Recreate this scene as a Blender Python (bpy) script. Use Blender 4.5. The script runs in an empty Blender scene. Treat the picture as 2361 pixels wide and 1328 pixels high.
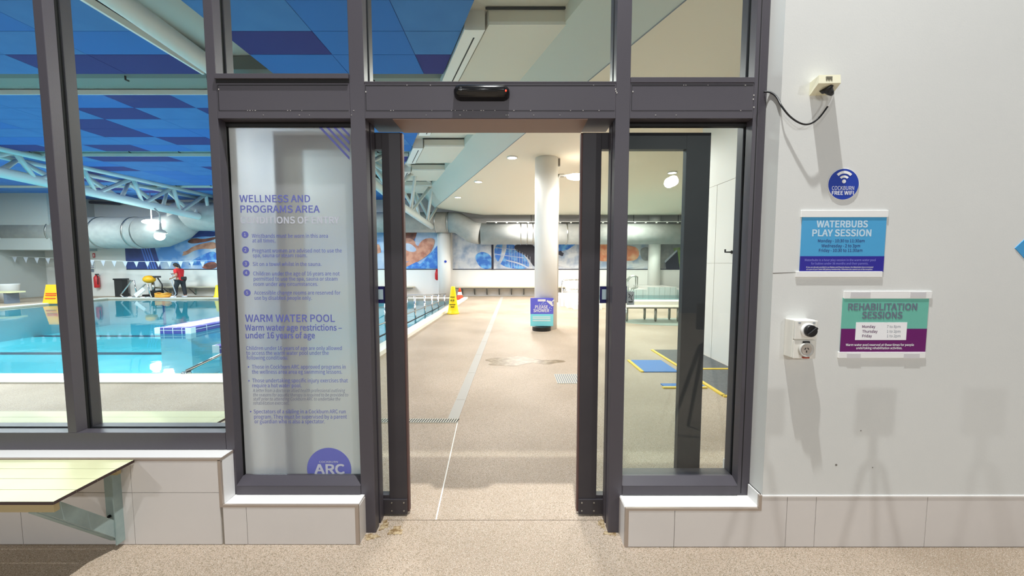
import bpy, bmesh, math, random
from mathutils import Vector, Matrix
random.seed(7)
PI = math.pi
SC = bpy.context.scene
COL = SC.collection

# ------------------------------------------------------------------ camera
F_PX, CX, CY = 850.0, 1181.5, 664.0
PITCH = math.atan(57 / 850)
CAM = Vector((0.0, -1.96, 1.5))
cd = bpy.data.cameras.new('camera')
cam = bpy.data.objects.new('camera', cd)
COL.objects.link(cam)
cd.sensor_fit = 'HORIZONTAL'
cd.sensor_width = 36.0
cd.lens = 36.0 * F_PX / 2361.0
cd.shift_x = -1.0 / 2361.0
cd.clip_start = 0.02
cam.location = CAM
cam.rotation_euler = (PI / 2 - PITCH, 0, 0)
SC.camera = cam

# ------------------------------------------------------------------ exposure, world
SC.view_settings.view_transform = 'Standard'
SC.view_settings.look = 'None'
SC.view_settings.exposure = 0.0
SC.view_settings.gamma = 1.0
SC.view_settings.use_curve_mapping = False
SC.cycles.max_bounces = 9
SC.cycles.diffuse_bounces = 4
SC.cycles.glossy_bounces = 4
SC.cycles.transmission_bounces = 6
SC.cycles.transparent_max_bounces = 24
SC.cycles.caustics_reflective = False
SC.cycles.caustics_refractive = False
SC.cycles.sample_clamp_indirect = 6.0
W = bpy.data.worlds.new('night')
SC.world = W
W.use_nodes = True
W.node_tree.nodes['Background'].inputs[0].default_value = (0.20, 0.22, 0.25, 1)
W.node_tree.nodes['Background'].inputs[1].default_value = 0.75


def lamp(kind, name, loc, energy, color=(1, 1, 1), size=1.0, size_y=None, rot=(0, 0, 0), spot=None, blend=0.3):
    d = bpy.data.lights.new(name, kind)
    d.energy = energy
    d.color = color
    if kind == 'AREA':
        d.shape = 'RECTANGLE' if size_y else 'DISK'
        d.size = size
        if size_y:
            d.size_y = size_y
    else:
        d.shadow_soft_size = size
    if kind == 'SPOT':
        d.spot_size = spot
        d.spot_blend = blend
    o = bpy.data.objects.new(name, d)
    COL.objects.link(o)
    o.location = loc
    o.rotation_euler = rot
    return o


# outdoor lights: a high floodlight just in front of the facade, canopy light, low yard lights behind
lamp('SPOT', 'facade_floodlight', (0.25, -1.05, 7.4), 2100, (0.985, 1.0, 0.99), 0.05, rot=(math.radians(5), 0, 0), spot=math.radians(120))
for x in (-4.7, -0.33, 4.1):
    lamp('POINT', 'yard_light', (x, -7.5, 3.6), 290, (0.985, 1.0, 0.99), 0.13)
# hall fill: added area lights without fixtures, spread under the ceiling
WARM = (1.0, 0.965, 0.91)
COOL = (0.94, 0.99, 1.0)
for lx, ly, e in ((-7.6, 1.5, 60), (-4.2, 0.5, 45), (-7.0, 4.1, 260), (-10.6, 4.1, 300), (-7.0, 8.2, 300), (-15.8, 8.2, 330), (-18.5, 6.0, 330), (-8.0, 11.2, 280), (-16.2, 10.6, 250)):
    lamp('AREA', 'hall_fill_light', (lx, ly, 4.2), e, COOL, 1.6, 0.6)
for lx, ly, e in ((0.1, 2.8, 80), (0.3, 7.6, 70), (0.4, 10.4, 150), (2.4, 5.4, 85), (4.6, 9.0, 150), (5.0, 12.4, 165), (0.4, 12.6, 180)):
    lamp('AREA', 'soffit_fill_light', (lx, ly, 3.55), e, WARM, 0.7)  # added fill floating below the soffit, apart from its downlights

# ------------------------------------------------------------------ pixel -> point helper (2361 x 1328 frame)
_c, _s = math.cos(PITCH), math.sin(PITCH)


def _ray(x, y):
    u, v = (x - CX) / F_PX, -(y - CY) / F_PX
    return Vector((u, _c + v * _s, -_s + v * _c))


def onY(x, y, Y):
    r = _ray(x, y)
    return CAM + r * ((Y - CAM.y) / r.y)


def onZ(x, y, Z):
    r = _ray(x, y)
    return CAM + r * ((Z - CAM.z) / r.z)


# ------------------------------------------------------------------ materials
def lin(c):
    out = []
    for v in c[:3]:
        v = v / 255.0
        out.append(v / 12.92 if v <= 0.04045 else ((v + 0.055) / 1.055) ** 2.4)
    return (*out, 1.0)


MATS = {}


def mat(name, rgb=(200, 200, 200), rough=0.5, metal=0.0, emit=None, noise=None, bump=None, spec=0.5):
    """noise = (scale, rgb2, low, high) mixes a second colour by noise; bump = (scale, strength)."""
    if name in MATS:
        return MATS[name]
    m = bpy.data.materials.new(name)
    m.use_nodes = True
    nt = m.node_tree
    b = nt.nodes['Principled BSDF']
    b.inputs['Base Color'].default_value = lin(rgb)
    b.inputs['Roughness'].default_value = rough
    b.inputs['Metallic'].default_value = metal
    b.inputs['Specular IOR Level'].default_value = spec
    tc = None
    if noise or bump:
        tc = nt.nodes.new('ShaderNodeTexCoord')
    if noise:
        n = nt.nodes.new('ShaderNodeTexNoise')
        n.inputs['Scale'].default_value = noise[0]
        n.inputs['Detail'].default_value = 4
        nt.links.new(tc.outputs['Object'], n.inputs['Vector'])
        r = nt.nodes.new('ShaderNodeMapRange')
        r.inputs['From Min'].default_value = noise[2]
        r.inputs['From Max'].default_value = noise[3]
        nt.links.new(n.outputs['Fac'], r.inputs['Value'])
        mx = nt.nodes.new('ShaderNodeMix')
        mx.data_type = 'RGBA'
        mx.inputs['A'].default_value = lin(rgb)
        mx.inputs['B'].default_value = lin(noise[1])
        nt.links.new(r.outputs['Result'], mx.inputs['Factor'])
        nt.links.new(mx.outputs['Result'], b.inputs['Base Color'])
    if bump:
        n2 = nt.nodes.new('ShaderNodeTexNoise')
        n2.inputs['Scale'].default_value = bump[0]
        nt.links.new(tc.outputs['Object'], n2.inputs['Vector'])
        bp = nt.nodes.new('ShaderNodeBump')
        bp.inputs['Strength'].default_value = bump[1]
        bp.inputs['Distance'].default_value = 0.01
        nt.links.new(n2.outputs['Fac'], bp.inputs['Height'])
        nt.links.new(bp.outputs['Normal'], b.inputs['Normal'])
    if emit:
        b.inputs['Emission Color'].default_value = lin(emit[0])
        b.inputs['Emission Strength'].default_value = emit[1]
    MATS[name] = m
    return m


def schlick(nt, f0, power=5.0):
    """mirror share of a thin pane, the same from both sides"""
    geo = nt.nodes.new('ShaderNodeNewGeometry')
    dot = nt.nodes.new('ShaderNodeVectorMath')
    dot.operation = 'DOT_PRODUCT'
    nt.links.new(geo.outputs['Normal'], dot.inputs[0])
    nt.links.new(geo.outputs['Incoming'], dot.inputs[1])
    node = dot.outputs['Value']
    for op, val in (('ABSOLUTE', None), ('SUBTRACT', None), ('POWER', power), ('MULTIPLY', 1.0 - f0), ('ADD', f0)):
        m = nt.nodes.new('ShaderNodeMath')
        m.operation = op
        if op == 'SUBTRACT':
            m.inputs[0].default_value = 1.0
            nt.links.new(node, m.inputs[1])
        else:
            nt.links.new(node, m.inputs[0])
            if val is not None:
                m.inputs[1].default_value = val
        node = m.outputs[0]
    return node


def glass_mat(name, tint=(0.93, 0.965, 0.95), refl=1.0):
    m = bpy.data.materials.new(name)
    m.use_nodes = True
    nt = m.node_tree
    nt.nodes.remove(nt.nodes['Principled BSDF'])
    out = nt.nodes['Material Output']
    t = nt.nodes.new('ShaderNodeBsdfTransparent')
    t.inputs[0].default_value = (*tint, 1)
    g = nt.nodes.new('ShaderNodeBsdfGlossy')
    g.inputs['Roughness'].default_value = 0.0
    mx = nt.nodes.new('ShaderNodeMixShader')
    nt.links.new(schlick(nt, 0.035 * refl), mx.inputs[0])
    nt.links.new(t.outputs[0], mx.inputs[1])
    nt.links.new(g.outputs[0], mx.inputs[2])
    nt.links.new(mx.outputs[0], out.inputs['Surface'])
    MATS[name] = m
    return m


def floor_mat():
    m = bpy.data.materials.new('speckled_floor')
    m.use_nodes = True
    nt = m.node_tree
    b = nt.nodes['Principled BSDF']
    tc = nt.nodes.new('ShaderNodeTexCoord')

    def noise(scale, detail=3.0):
        n = nt.nodes.new('ShaderNodeTexNoise')
        n.inputs['Scale'].default_value = scale
        n.inputs['Detail'].default_value = detail
        nt.links.new(tc.outputs['Object'], n.inputs['Vector'])
        return n

    def rng(src, lo, hi):
        r = nt.nodes.new('ShaderNodeMapRange')
        r.inputs['From Min'].default_value = lo
        r.inputs['From Max'].default_value = hi
        nt.links.new(src, r.inputs['Value'])
        return r.outputs['Result']

    def mix(f, a, bb):
        x = nt.nodes.new('ShaderNodeMix')
        x.data_type = 'RGBA'
        nt.links.new(f, x.inputs['Factor'])
        for k, v in (('A', a), ('B', bb)):
            if isinstance(v, tuple):
                x.inputs[k].default_value = v
            else:
                nt.links.new(v, x.inputs[k])
        return x.outputs['Result']

    big = rng(noise(0.9, 4).outputs['Fac'], 0.35, 0.68)
    base = mix(big, lin((196, 177, 158)), lin((166, 147, 127)))
    grain = rng(noise(180, 2).outputs['Fac'], 0.50, 0.62)
    col = mix(grain, base, lin((150, 135, 112)))
    dark = rng(noise(250, 2).outputs['Fac'], 0.60, 0.66)
    col = mix(dark, col, lin((86, 74, 60)))
    light = rng(noise(310, 1).outputs['Fac'], 0.62, 0.70)
    col = mix(light, col, lin((230, 226, 218)))
    nt.links.new(col, b.inputs['Base Color'])
    b.inputs['Roughness'].default_value = 0.55
    b.inputs['Specular IOR Level'].default_value = 0.35
    bp = nt.nodes.new('ShaderNodeBump')
    bp.inputs['Strength'].default_value = 0.25
    bp.inputs['Distance'].default_value = 0.004
    nt.links.new(noise(240, 2).outputs['Fac'], bp.inputs['Height'])
    nt.links.new(bp.outputs['Normal'], b.inputs['Normal'])
    MATS['floor'] = m
    return m


def water_mat():
    m = bpy.data.materials.new('pool_water')
    m.use_nodes = True
    nt = m.node_tree
    nt.nodes.remove(nt.nodes['Principled BSDF'])
    out = nt.nodes['Material Output']
    t = nt.nodes.new('ShaderNodeBsdfTransparent')
    t.inputs[0].default_value = (0.72, 0.96, 1.0, 1)
    g = nt.nodes.new('ShaderNodeBsdfGlossy')
    g.inputs['Roughness'].default_value = 0.03
    fr = nt.nodes.new('ShaderNodeFresnel')
    fr.inputs['IOR'].default_value = 1.33
    mx = nt.nodes.new('ShaderNodeMixShader')
    tc = nt.nodes.new('ShaderNodeTexCoord')
    n = nt.nodes.new('ShaderNodeTexNoise')
    n.inputs['Scale'].default_value = 2.2
    n.inputs['Detail'].default_value = 3
    nt.links.new(tc.outputs['Object'], n.inputs['Vector'])
    bp = nt.nodes.new('ShaderNodeBump')
    bp.inputs['Strength'].default_value = 0.12
    bp.inputs['Distance'].default_value = 0.02
    nt.links.new(n.outputs['Fac'], bp.inputs['Height'])
    nt.links.new(bp.outputs['Normal'], g.inputs['Normal'])
    nt.links.new(bp.outputs['Normal'], fr.inputs['Normal'])
    nt.links.new(fr.outputs[0], mx.inputs[0])
    nt.links.new(t.outputs[0], mx.inputs[1])
    nt.links.new(g.outputs[0], mx.inputs[2])
    nt.links.new(mx.outputs[0], out.inputs['Surface'])
    MATS['water'] = m
    return m


def frost_mat():
    m = bpy.data.materials.new('frosted_film')
    m.use_nodes = True
    nt = m.node_tree
    nt.nodes.remove(nt.nodes['Principled BSDF'])
    out = nt.nodes['Material Output']
    d = nt.nodes.new('ShaderNodeBsdfDiffuse')
    d.inputs[0].default_value = (0.80, 0.81, 0.84, 1)
    tr = nt.nodes.new('ShaderNodeBsdfTranslucent')
    tr.inputs[0].default_value = (0.92, 0.93, 0.95, 1)
    rf = nt.nodes.new('ShaderNodeBsdfRefraction')
    rf.inputs['IOR'].default_value = 1.35
    rf.inputs['Roughness'].default_value = 0.38
    rf.inputs[0].default_value = (0.97, 0.97, 0.98, 1)
    m1 = nt.nodes.new('ShaderNodeMixShader')
    m1.inputs[0].default_value = 0.6
    m2 = nt.nodes.new('ShaderNodeMixShader')
    m2.inputs[0].default_value = 0.44
    nt.links.new(d.outputs[0], m1.inputs[1])
    nt.links.new(tr.outputs[0], m1.inputs[2])
    nt.links.new(m1.outputs[0], m2.inputs[1])
    nt.links.new(rf.outputs[0], m2.inputs[2])
    nt.links.new(m2.outputs[0], out.inputs['Surface'])
    MATS['frost'] = m
    return m


FLOOR = floor_mat()
WATER = water_mat()
FROST = frost_mat()
GLASS = glass_mat('clear_glass')
FRAME = mat('frame_paint', (76, 72, 80), 0.42, noise=(6, (76, 72, 79), 0.3, 0.7), bump=(200, 0.04))
FRAME_DK = mat('door_frame_paint', (52, 49, 55), 0.45, noise=(4, (60, 56, 60), 0.3, 0.7))
GASKET = mat('rubber_gasket', (14, 13, 15), 0.7)
WALLW = mat('painted_wall', (224, 225, 222), 0.65, noise=(1.3, (218, 219, 216), 0.3, 0.7), bump=(160, 0.03))
TILE = mat('wall_tile', (222, 217, 213), 0.35, noise=(2, (214, 209, 205), 0.3, 0.7))
TILETOP = mat('ledge_tile', (246, 245, 243), 0.3)
GROUT = mat('grout', (150, 142, 130), 0.8)
TRIM = mat('tile_edge_trim', (176, 162, 150), 0.4, 0.3)
SLAT = mat('bench_slat', (224, 223, 180), 0.5, noise=(3, (214, 214, 170), 0.35, 0.65))
SLAT_EDGE = mat('bench_slat_edge', (58, 40, 38), 0.5)
APRON = mat('bench_apron', (176, 158, 116), 0.5)
GALV = mat('galvanised_steel', (158, 176, 172), 0.55, 0.0, noise=(14, (146, 164, 163), 0.35, 0.65))
CHROME = mat('chrome', (215, 215, 215), 0.14, 1.0)
STEEL = mat('brushed_steel', (180, 180, 176), 0.32, 1.0)
BOLT = mat('bolt', (40, 44, 44), 0.4, 0.7)
BLACK = mat('black_plastic', (24, 24, 26), 0.35)
BLACKM = mat('matt_black', (30, 30, 31), 0.7)
WHITE = mat('white_plastic', (242, 242, 240), 0.4)
WHITEP = mat('white_paint', (240, 240, 236), 0.45)
CREAM = mat('cream_plastic', (240, 236, 208), 0.4)
CONCRETE = mat('kerb_tile', (240, 238, 230), 0.5)
FARWALL = mat('hall_wall', (226, 225, 222), 0.6)
GREYWALL = mat('grey_wall', (178, 182, 180), 0.7)
ROOF = mat('roof_grey', (196, 197, 190), 0.8)
SOFFIT = mat('soffit_beige', (228, 218, 200), 0.75)
FASCIA = mat('fascia_green', (222, 219, 206), 0.7)
BOXC = mat('ceiling_box_cream', (222, 218, 206), 0.7)
SEAM = mat('dark_seam', (60, 60, 56), 0.8)
BLUE1 = mat('ceiling_blue', (66, 126, 190), 0.8, noise=(3, (58, 117, 182), 0.3, 0.7))
BLUE2 = mat('ceiling_blue_mid', (44, 112, 190), 0.8)
NAVY = mat('ceiling_navy', (40, 40, 120), 0.8)
DUCT = mat('duct_grey', (170, 171, 168), 0.6, 0.0, noise=(5, (156, 158, 156), 0.3, 0.7))
TRUSS = mat('truss_white', (214, 222, 220), 0.45)
POOLT = mat('pool_floor_tile', (112, 222, 234), 0.4, noise=(1.2, (92, 212, 228), 0.3, 0.7))
POOLL = mat('pool_line_tile', (20, 40, 80), 0.4)
PURPLE = mat('pool_edge_purple', (84, 78, 160), 0.35)
PALE = mat('pool_ramp_pale', (214, 226, 232), 0.5)
YELLOW = mat('yellow_plastic', (250, 220, 10), 0.4)
AMBER = mat('amber_plastic', (245, 178, 20), 0.45)
ORANGE = mat('orange_plastic', (225, 72, 26), 0.45)
RED = mat('red_paint', (200, 24, 30), 0.4)
SIGNBLUE = mat('sign_blue', (58, 68, 170), 0.4)
LETTER = mat('film_violet', (104, 110, 190), 0.5)
LETTERPALE = mat('film_pale_grey', (198, 202, 216), 0.5)
LETTERGREY = mat('film_grey', (120, 120, 150), 0.5)
WBLUE = mat('waterbubs_blue', (80, 168, 220), 0.35)
WNAVY = mat('waterbubs_navy', (50, 44, 156), 0.35)
TEAL = mat('rehab_teal', (112, 190, 172), 0.35)
PLUM = mat('rehab_plum', (108, 18, 104), 0.35)
GREYTXT = mat('grey_text', (110, 122, 138), 0.5)
NAVYTXT = mat('navy_text', (44, 44, 120), 0.5)
LAVTXT = mat('lavender_text', (140, 140, 226), 0.5)
PALETXT = mat('pale_blue_text', (200, 226, 244), 0.5)
WHITETXT = mat('white_text', (248, 248, 250), 0.5)
PLUMTXT = mat('plum_text', (90, 20, 90), 0.5)
BLACKTXT = mat('black_text', (30, 30, 30), 0.5)
LAMP = mat('lamp_lens', (255, 255, 255), 0.4, emit=((255, 255, 252), 14.0))
LAMPW = mat('lamp_lens_warm', (255, 255, 255), 0.4, emit=((255, 250, 235), 9.0))
LEDRED = mat('red_indicator', (255, 60, 40), 0.4, emit=((255, 50, 30), 4.0))


# ------------------------------------------------------------------ mesh builder
class MB:
    def __init__(self):
        self.bm = bmesh.new()
        self.mats = []

    def mi(self, m):
        if m not in self.mats:
            self.mats.append(m)
        return self.mats.index(m)

    def _tag(self, faces, m, smooth=False):
        i = self.mi(m)
        for f in faces:
            f.material_index = i
            f.smooth = smooth

    def box(self, x0, x1, y0, y1, z0, z1, m, bevel=0.0):
        vs = [self.bm.verts.new((x, y, z)) for x in (min(x0, x1), max(x0, x1)) for y in (min(y0, y1), max(y0, y1)) for z in (min(z0, z1), max(z0, z1))]
        q = [(0, 1, 3, 2), (4, 6, 7, 5), (0, 4, 5, 1), (2, 3, 7, 6), (0, 2, 6, 4), (1, 5, 7, 3)]
        fs = [self.bm.faces.new([vs[i] for i in f]) for f in q]
        self._tag(fs, m)
        if bevel:
            es = list({e for f in fs for e in f.edges})
            r = bmesh.ops.bevel(self.bm, geom=es, offset=bevel, segments=2, affect='EDGES', profile=0.6)
            self._tag(r['faces'], m)
        return vs

    def obox(self, c, half, rot, m, bevel=0.0):
        """box about c, half sizes, rotated by Matrix rot"""
        n0 = len(self.bm.verts)
        self.bm.verts.ensure_lookup_table()
        before = set(self.bm.verts)
        self.box(-half[0], half[0], -half[1], half[1], -half[2], half[2], m, bevel)
        for v in self.bm.verts:
            if v not in before:
                v.co = rot @ v.co + Vector(c)

    def prism(self, pts, vec, m, mside=None):
        """closed polygon pts extruded along vec"""
        vec = Vector(vec)
        a = [self.bm.verts.new(p) for p in pts]
        b = [self.bm.verts.new(Vector(p) + vec) for p in pts]
        fs = [self.bm.faces.new(a), self.bm.faces.new(b[::-1])]
        self._tag(fs, m)
        n = len(pts)
        ss = [self.bm.faces.new((a[i], b[i], b[(i + 1) % n], a[(i + 1) % n])) for i in range(n)]
        self._tag(ss, mside or m)

    def poly(self, pts, m):
        f = self.bm.faces.new([self.bm.verts.new(p) for p in pts])
        self._tag([f], m)

    def tube(self, pts, r, m, seg=12, cap=True):
        """tube along points; r a number or a list"""
        pts = [Vector(p) for p in pts]
        n = len(pts)
        rs = r if isinstance(r, (list, tuple)) else [r] * n
        rings = []
        prev = None
        for i, p in enumerate(pts):
            if i == 0:
                d = (pts[1] - p).normalized()
            elif i == n - 1:
                d = (p - pts[i - 1]).normalized()
            else:
                d = ((pts[i + 1] - p).normalized() + (p - pts[i - 1]).normalized()).normalized()
            if prev is None:
                up = Vector((0, 0, 1)) if abs(d.z) < 0.95 else Vector((0, 1, 0))
                u = d.cross(up).normalized()
            else:
                u = (prev - d * prev.dot(d)).normalized()
            prev = u
            w = d.cross(u).normalized()
            k = 1.0
            if 0 < i < n - 1:
                cosv = max(0.35, d.dot((pts[i + 1] - p).normalized()))
                k = 1.0
            rings.append([self.bm.verts.new(p + (u * math.cos(2 * PI * j / seg) + w * math.sin(2 * PI * j / seg)) * rs[i] * k) for j in range(seg)])
        fs = []
        for i in range(n - 1):
            for j in range(seg):
                fs.append(self.bm.faces.new((rings[i][j], rings[i + 1][j], rings[i + 1][(j + 1) % seg], rings[i][(j + 1) % seg])))
        self._tag(fs, m, True)
        if cap:
            self._tag([self.bm.faces.new(rings[0]), self.bm.faces.new(rings[-1][::-1])], m)

    def lathe(self, c, prof, m, seg=24, axis='Z', cap=True):
        """prof = [(radius, height)]; axis Z, Y or X"""
        c = Vector(c)

        def P(r, h, a):
            x, y = r * math.cos(a), r * math.sin(a)
            if axis == 'Z':
                return c + Vector((x, y, h))
            if axis == 'Y':
                return c + Vector((x, h, y))
            return c + Vector((h, x, y))
        rings = [[self.bm.verts.new(P(r, h, 2 * PI * j / seg)) for j in range(seg)] for r, h in prof]
        fs = []
        for i in range(len(rings) - 1):
            for j in range(seg):
                fs.append(self.bm.faces.new((rings[i][j], rings[i][(j + 1) % seg], rings[i + 1][(j + 1) % seg], rings[i + 1][j])))
        self._tag(fs, m, True)
        if cap:
            self._tag([self.bm.faces.new(rings[0][::-1]), self.bm.faces.new(rings[-1])], m)

    def ell(self, c, r, m, seg=16, rot=None):
        before = set(self.bm.verts)
        bmesh.ops.create_uvsphere(self.bm, u_segments=seg, v_segments=max(6, seg // 2), radius=1.0)
        vs = [v for v in self.bm.verts if v not in before]
        for v in vs:
            p = Vector((v.co.x * r[0], v.co.y * r[1], v.co.z * r[2]))
            v.co = (rot @ p if rot else p) + Vector(c)
        self._tag({f for v in vs for f in v.link_faces}, m, True)

    def disc(self, c, r, thick, m, seg=40, rx=None):
        """disc facing -Y, from y=c.y to c.y+thick"""
        rx = rx or r
        self.prism([(c[0] + rx * math.cos(2 * PI * i / seg), c[1], c[2] + r * math.sin(2 * PI * i / seg)) for i in range(seg)], (0, thick, 0), m)

    def build(self, name, parent=None):
        bm = self.bm
        bmesh.ops.recalc_face_normals(bm, faces=bm.faces)
        if bm.verts:
            xs = [v.co.x for v in bm.verts]
            ys = [v.co.y for v in bm.verts]
            zs = [v.co.z for v in bm.verts]
            org = Vector(((min(xs) + max(xs)) / 2, (min(ys) + max(ys)) / 2, min(zs)))
        else:
            org = Vector()
        for v in bm.verts:
            v.co -= org
        me = bpy.data.meshes.new(name)
        bm.to_mesh(me)
        bm.free()
        for m in self.mats:
            me.materials.append(m)
        o = bpy.data.objects.new(name, me)
        COL.objects.link(o)
        o.location = org
        if parent:
            attach(o, parent)
        return o


def world_loc(o):
    p = Vector(o.location)
    while o.parent:
        p = p + o.matrix_parent_inverse.translation
        o = o.parent
        p = p + Vector(o.location)
    return p


def attach(o, parent):
    o.parent = parent
    o.matrix_parent_inverse = Matrix.Translation(-world_loc(parent))


def tag(o, label, cat, group=None):
    o['label'] = label
    o['category'] = cat
    if group:
        o['group'] = group
    return o


def thing(name, label, cat, loc=(0, 0, 0), group=None):
    o = bpy.data.objects.new(name, None)
    o.empty_display_size = 0.1
    COL.objects.link(o)
    o.location = loc
    return tag(o, label, cat, group)


def struct(name, mb, parent=None):
    o = mb.build(name, parent)
    if parent is None:
        o['kind'] = 'structure'
    return o


def dup(root, loc, label=None, rotz=0.0, group=None):
    r = root.copy()
    COL.objects.link(r)
    r.location = loc
    r.rotation_euler = (0, 0, rotz)
    if label:
        r['label'] = label
    if group:
        r['group'] = group
    for ch in list(root.children):
        c = ch.copy()
        COL.objects.link(c)
        c.parent = r
        for g in ch.children:
            d = g.copy()
            COL.objects.link(d)
            d.parent = c
    return r


# ------------------------------------------------------------------ lettering
FONT = None
try:
    import os
    p = os.path.join(bpy.utils.system_resource('DATAFILES'), 'fonts', 'Noto Sans CJK Regular.woff2')
    if os.path.exists(p):
        FONT = bpy.data.fonts.load(p)
except Exception:
    FONT = None


class Text:
    """collects lines of raised lettering facing -Y on a plane y=Y into one mesh"""

    def __init__(self, Y):
        self.Y = Y
        self.mb = MB()

    CAP = None

    @staticmethod
    def glyphs(s, shear=0.0):
        cu = bpy.data.curves.new('text', 'FONT')
        cu.body = s
        if FONT:
            cu.font = FONT
        cu.size = 1.0
        cu.shear = shear
        cu.resolution_u = 3
        ob = bpy.data.objects.new('text', cu)
        COL.objects.link(ob)
        dg = bpy.context.evaluated_depsgraph_get()
        me = bpy.data.meshes.new_from_object(ob.evaluated_get(dg))
        bpy.data.objects.remove(ob)
        bpy.data.curves.remove(cu)
        return me

    def line(self, s, x0, x1, zb, cap, m, bold=0.0, shear=0.0, align='L', roll=0.0):
        """left x0, right x1 (None keeps natural width), baseline z zb, capital height cap"""
        if Text.CAP is None:
            h = self.glyphs('H')
            Text.CAP = max(v.co.y for v in h.vertices)
            bpy.data.meshes.remove(h)
        me = self.glyphs(s, shear)
        xs = [v.co.x for v in me.vertices]
        if not xs:
            bpy.data.meshes.remove(me)
            return
        xa, xb = min(xs), max(xs)
        sz = cap / Text.CAP
        if x1 is None:
            sx = sz
        elif x0 is None:
            sx = sz
            x0 = x1 - (xb - xa) * sx
        else:
            sx = (x1 - x0) / (xb - xa)
        if align == 'C' and x1 is None:
            x0 = x0 - (xb - xa) * sx / 2
        i = self.mb.mi(m)
        cr, sr = math.cos(roll), math.sin(roll)
        # heavier strokes: the same outlines laid side by side
        w = bold * cap
        offs = [(0.0, 0.0)] if bold < 0.004 else [(-w, -w), (w, -w), (-w, w), (w, w), (0, 0)]
        for n, (ox, oz) in enumerate(offs):
            vs = []
            for v in me.vertices:
                px, pz = (v.co.x - xa) * sx + ox, v.co.y * sz + oz
                vs.append(self.mb.bm.verts.new((x0 + px * cr - pz * sr, self.Y - n * 0.00004, zb + px * sr + pz * cr)))
            for pgn in me.polygons:
                try:
                    f = self.mb.bm.faces.new([vs[k] for k in pgn.vertices])
                    f.material_index = i
                except ValueError:
                    pass
        bpy.data.meshes.remove(me)

    def px(self, s, xl, xr, yb, cap_px, m, **k):
        """the same, measured on the photograph and put on the plane"""
        a = onY(xl, yb, self.Y)
        b = onY(xr, yb, self.Y)
        t = onY(xl, yb - cap_px, self.Y)
        self.line(s, a.x, b.x, a.z, t.z - a.z, m, **k)

    def build(self, name, parent):
        return self.mb.build(name, parent)


def smooth(pts, n=5):
    """Catmull-Rom curve through the points"""
    pts = [Vector(p) for p in pts]
    out = []
    for i in range(len(pts) - 1):
        p0, p1, p2, p3 = pts[max(i - 1, 0)], pts[i], pts[i + 1], pts[min(i + 2, len(pts) - 1)]
        for k in range(n):
            t = k / n
            out.append(0.5 * (2 * p1 + (p2 - p0) * t + (2 * p0 - 5 * p1 + 4 * p2 - p3) * t * t + (3 * p1 - p0 - 3 * p2 + p3) * t ** 3))
    out.append(pts[-1])
    return out


def chaikin(pts, n=2):
    for _ in range(n):
        q = []
        for i in range(len(pts)):
            a, c = pts[i], pts[(i + 1) % len(pts)]
            q += [(a[0] * .75 + c[0] * .25, a[1] * .75 + c[1] * .25), (a[0] * .25 + c[0] * .75, a[1] * .25 + c[1] * .75)]
        pts = q
    return pts


def tex_box(mb, xl, yt, xr, yb, Y, th, m):
    a, b = onY(xl, yt, Y), onY(xr, yb, Y)
    mb.box(a.x, b.x, Y, Y + th, a.z, b.z, m)


# =================================================================== FACADE
# profile bar: front cap, gasket groove, back cap
def vbar(mb, x0, x1, z0, z1, y0=0.0, y1=0.13):
    ym = (y0 + y1) / 2
    mb.box(x0, x1, y0, ym - 0.012, z0, z1, FRAME, 0.002)
    mb.box(x0 + 0.008, x1 - 0.008, ym - 0.012, ym + 0.012, z0, z1, GASKET)
    mb.box(x0, x1, ym + 0.012, y1, z0, z1, FRAME, 0.002)


def hbar(mb, x0, x1, z0, z1, y0=0.0, y1=0.13):
    ym = (y0 + y1) / 2
    mb.box(x0, x1, y0, ym - 0.012, z0, z1, FRAME, 0.002)
    mb.box(x0, x1, ym - 0.012, ym + 0.012, z0 + 0.008, z1 - 0.008, GASKET)
    mb.box(x0, x1, ym + 0.012, y1, z0, z1, FRAME, 0.002)


TOPZ = 3.42


def pane(name, x0, x1, z0, z1, y=0.061, parent=None, m=None, th=0.008):
    b = MB()
    b.box(x0 - 0.007, x1 + 0.007, y, y + th, z0 - 0.006, z1 + 0.006, m or GLASS)
    k = b.mi(GASKET)
    for f in b.bm.faces:
        f.normal_update()
        if abs(f.normal.y) < 0.5:
            f.material_index = k
    return b.build(name, parent)


# floor: outside, inside around the pool basin, basin hole
PX0, PX1, PY0, PY1 = -17.3, -2.35, 2.92, 13.75
PX0W = PX0
b = MB()
b.box(-9, 8, -9, 0.10, -0.12, 0, FLOOR)
b.box(-24, 12, 0.104, PY0, -0.12, 0, FLOOR)
b.box(-24, PX0, PY0, PY1, -0.12, 0, FLOOR)
b.box(PX1, 12, PY0, PY1, -0.12, 0, FLOOR)
b.box(-24, 12, PY1, 15.2, -0.12, 0, FLOOR)
b.box(-9, 8, 0.10, 0.104, -0.12, -0.004, GROUT)
struct('floor', b)

# threshold joint and floor joints
b = MB()
b.prism([(-0.452, 0.105, 0.0), (-0.444, 0.105, 0.0), (-0.515, 1.44, 0.0), (-0.524, 1.44, 0.0)], (0, 0, 0.0015), CONCRETE)
struct('trim_1', b)

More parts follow.
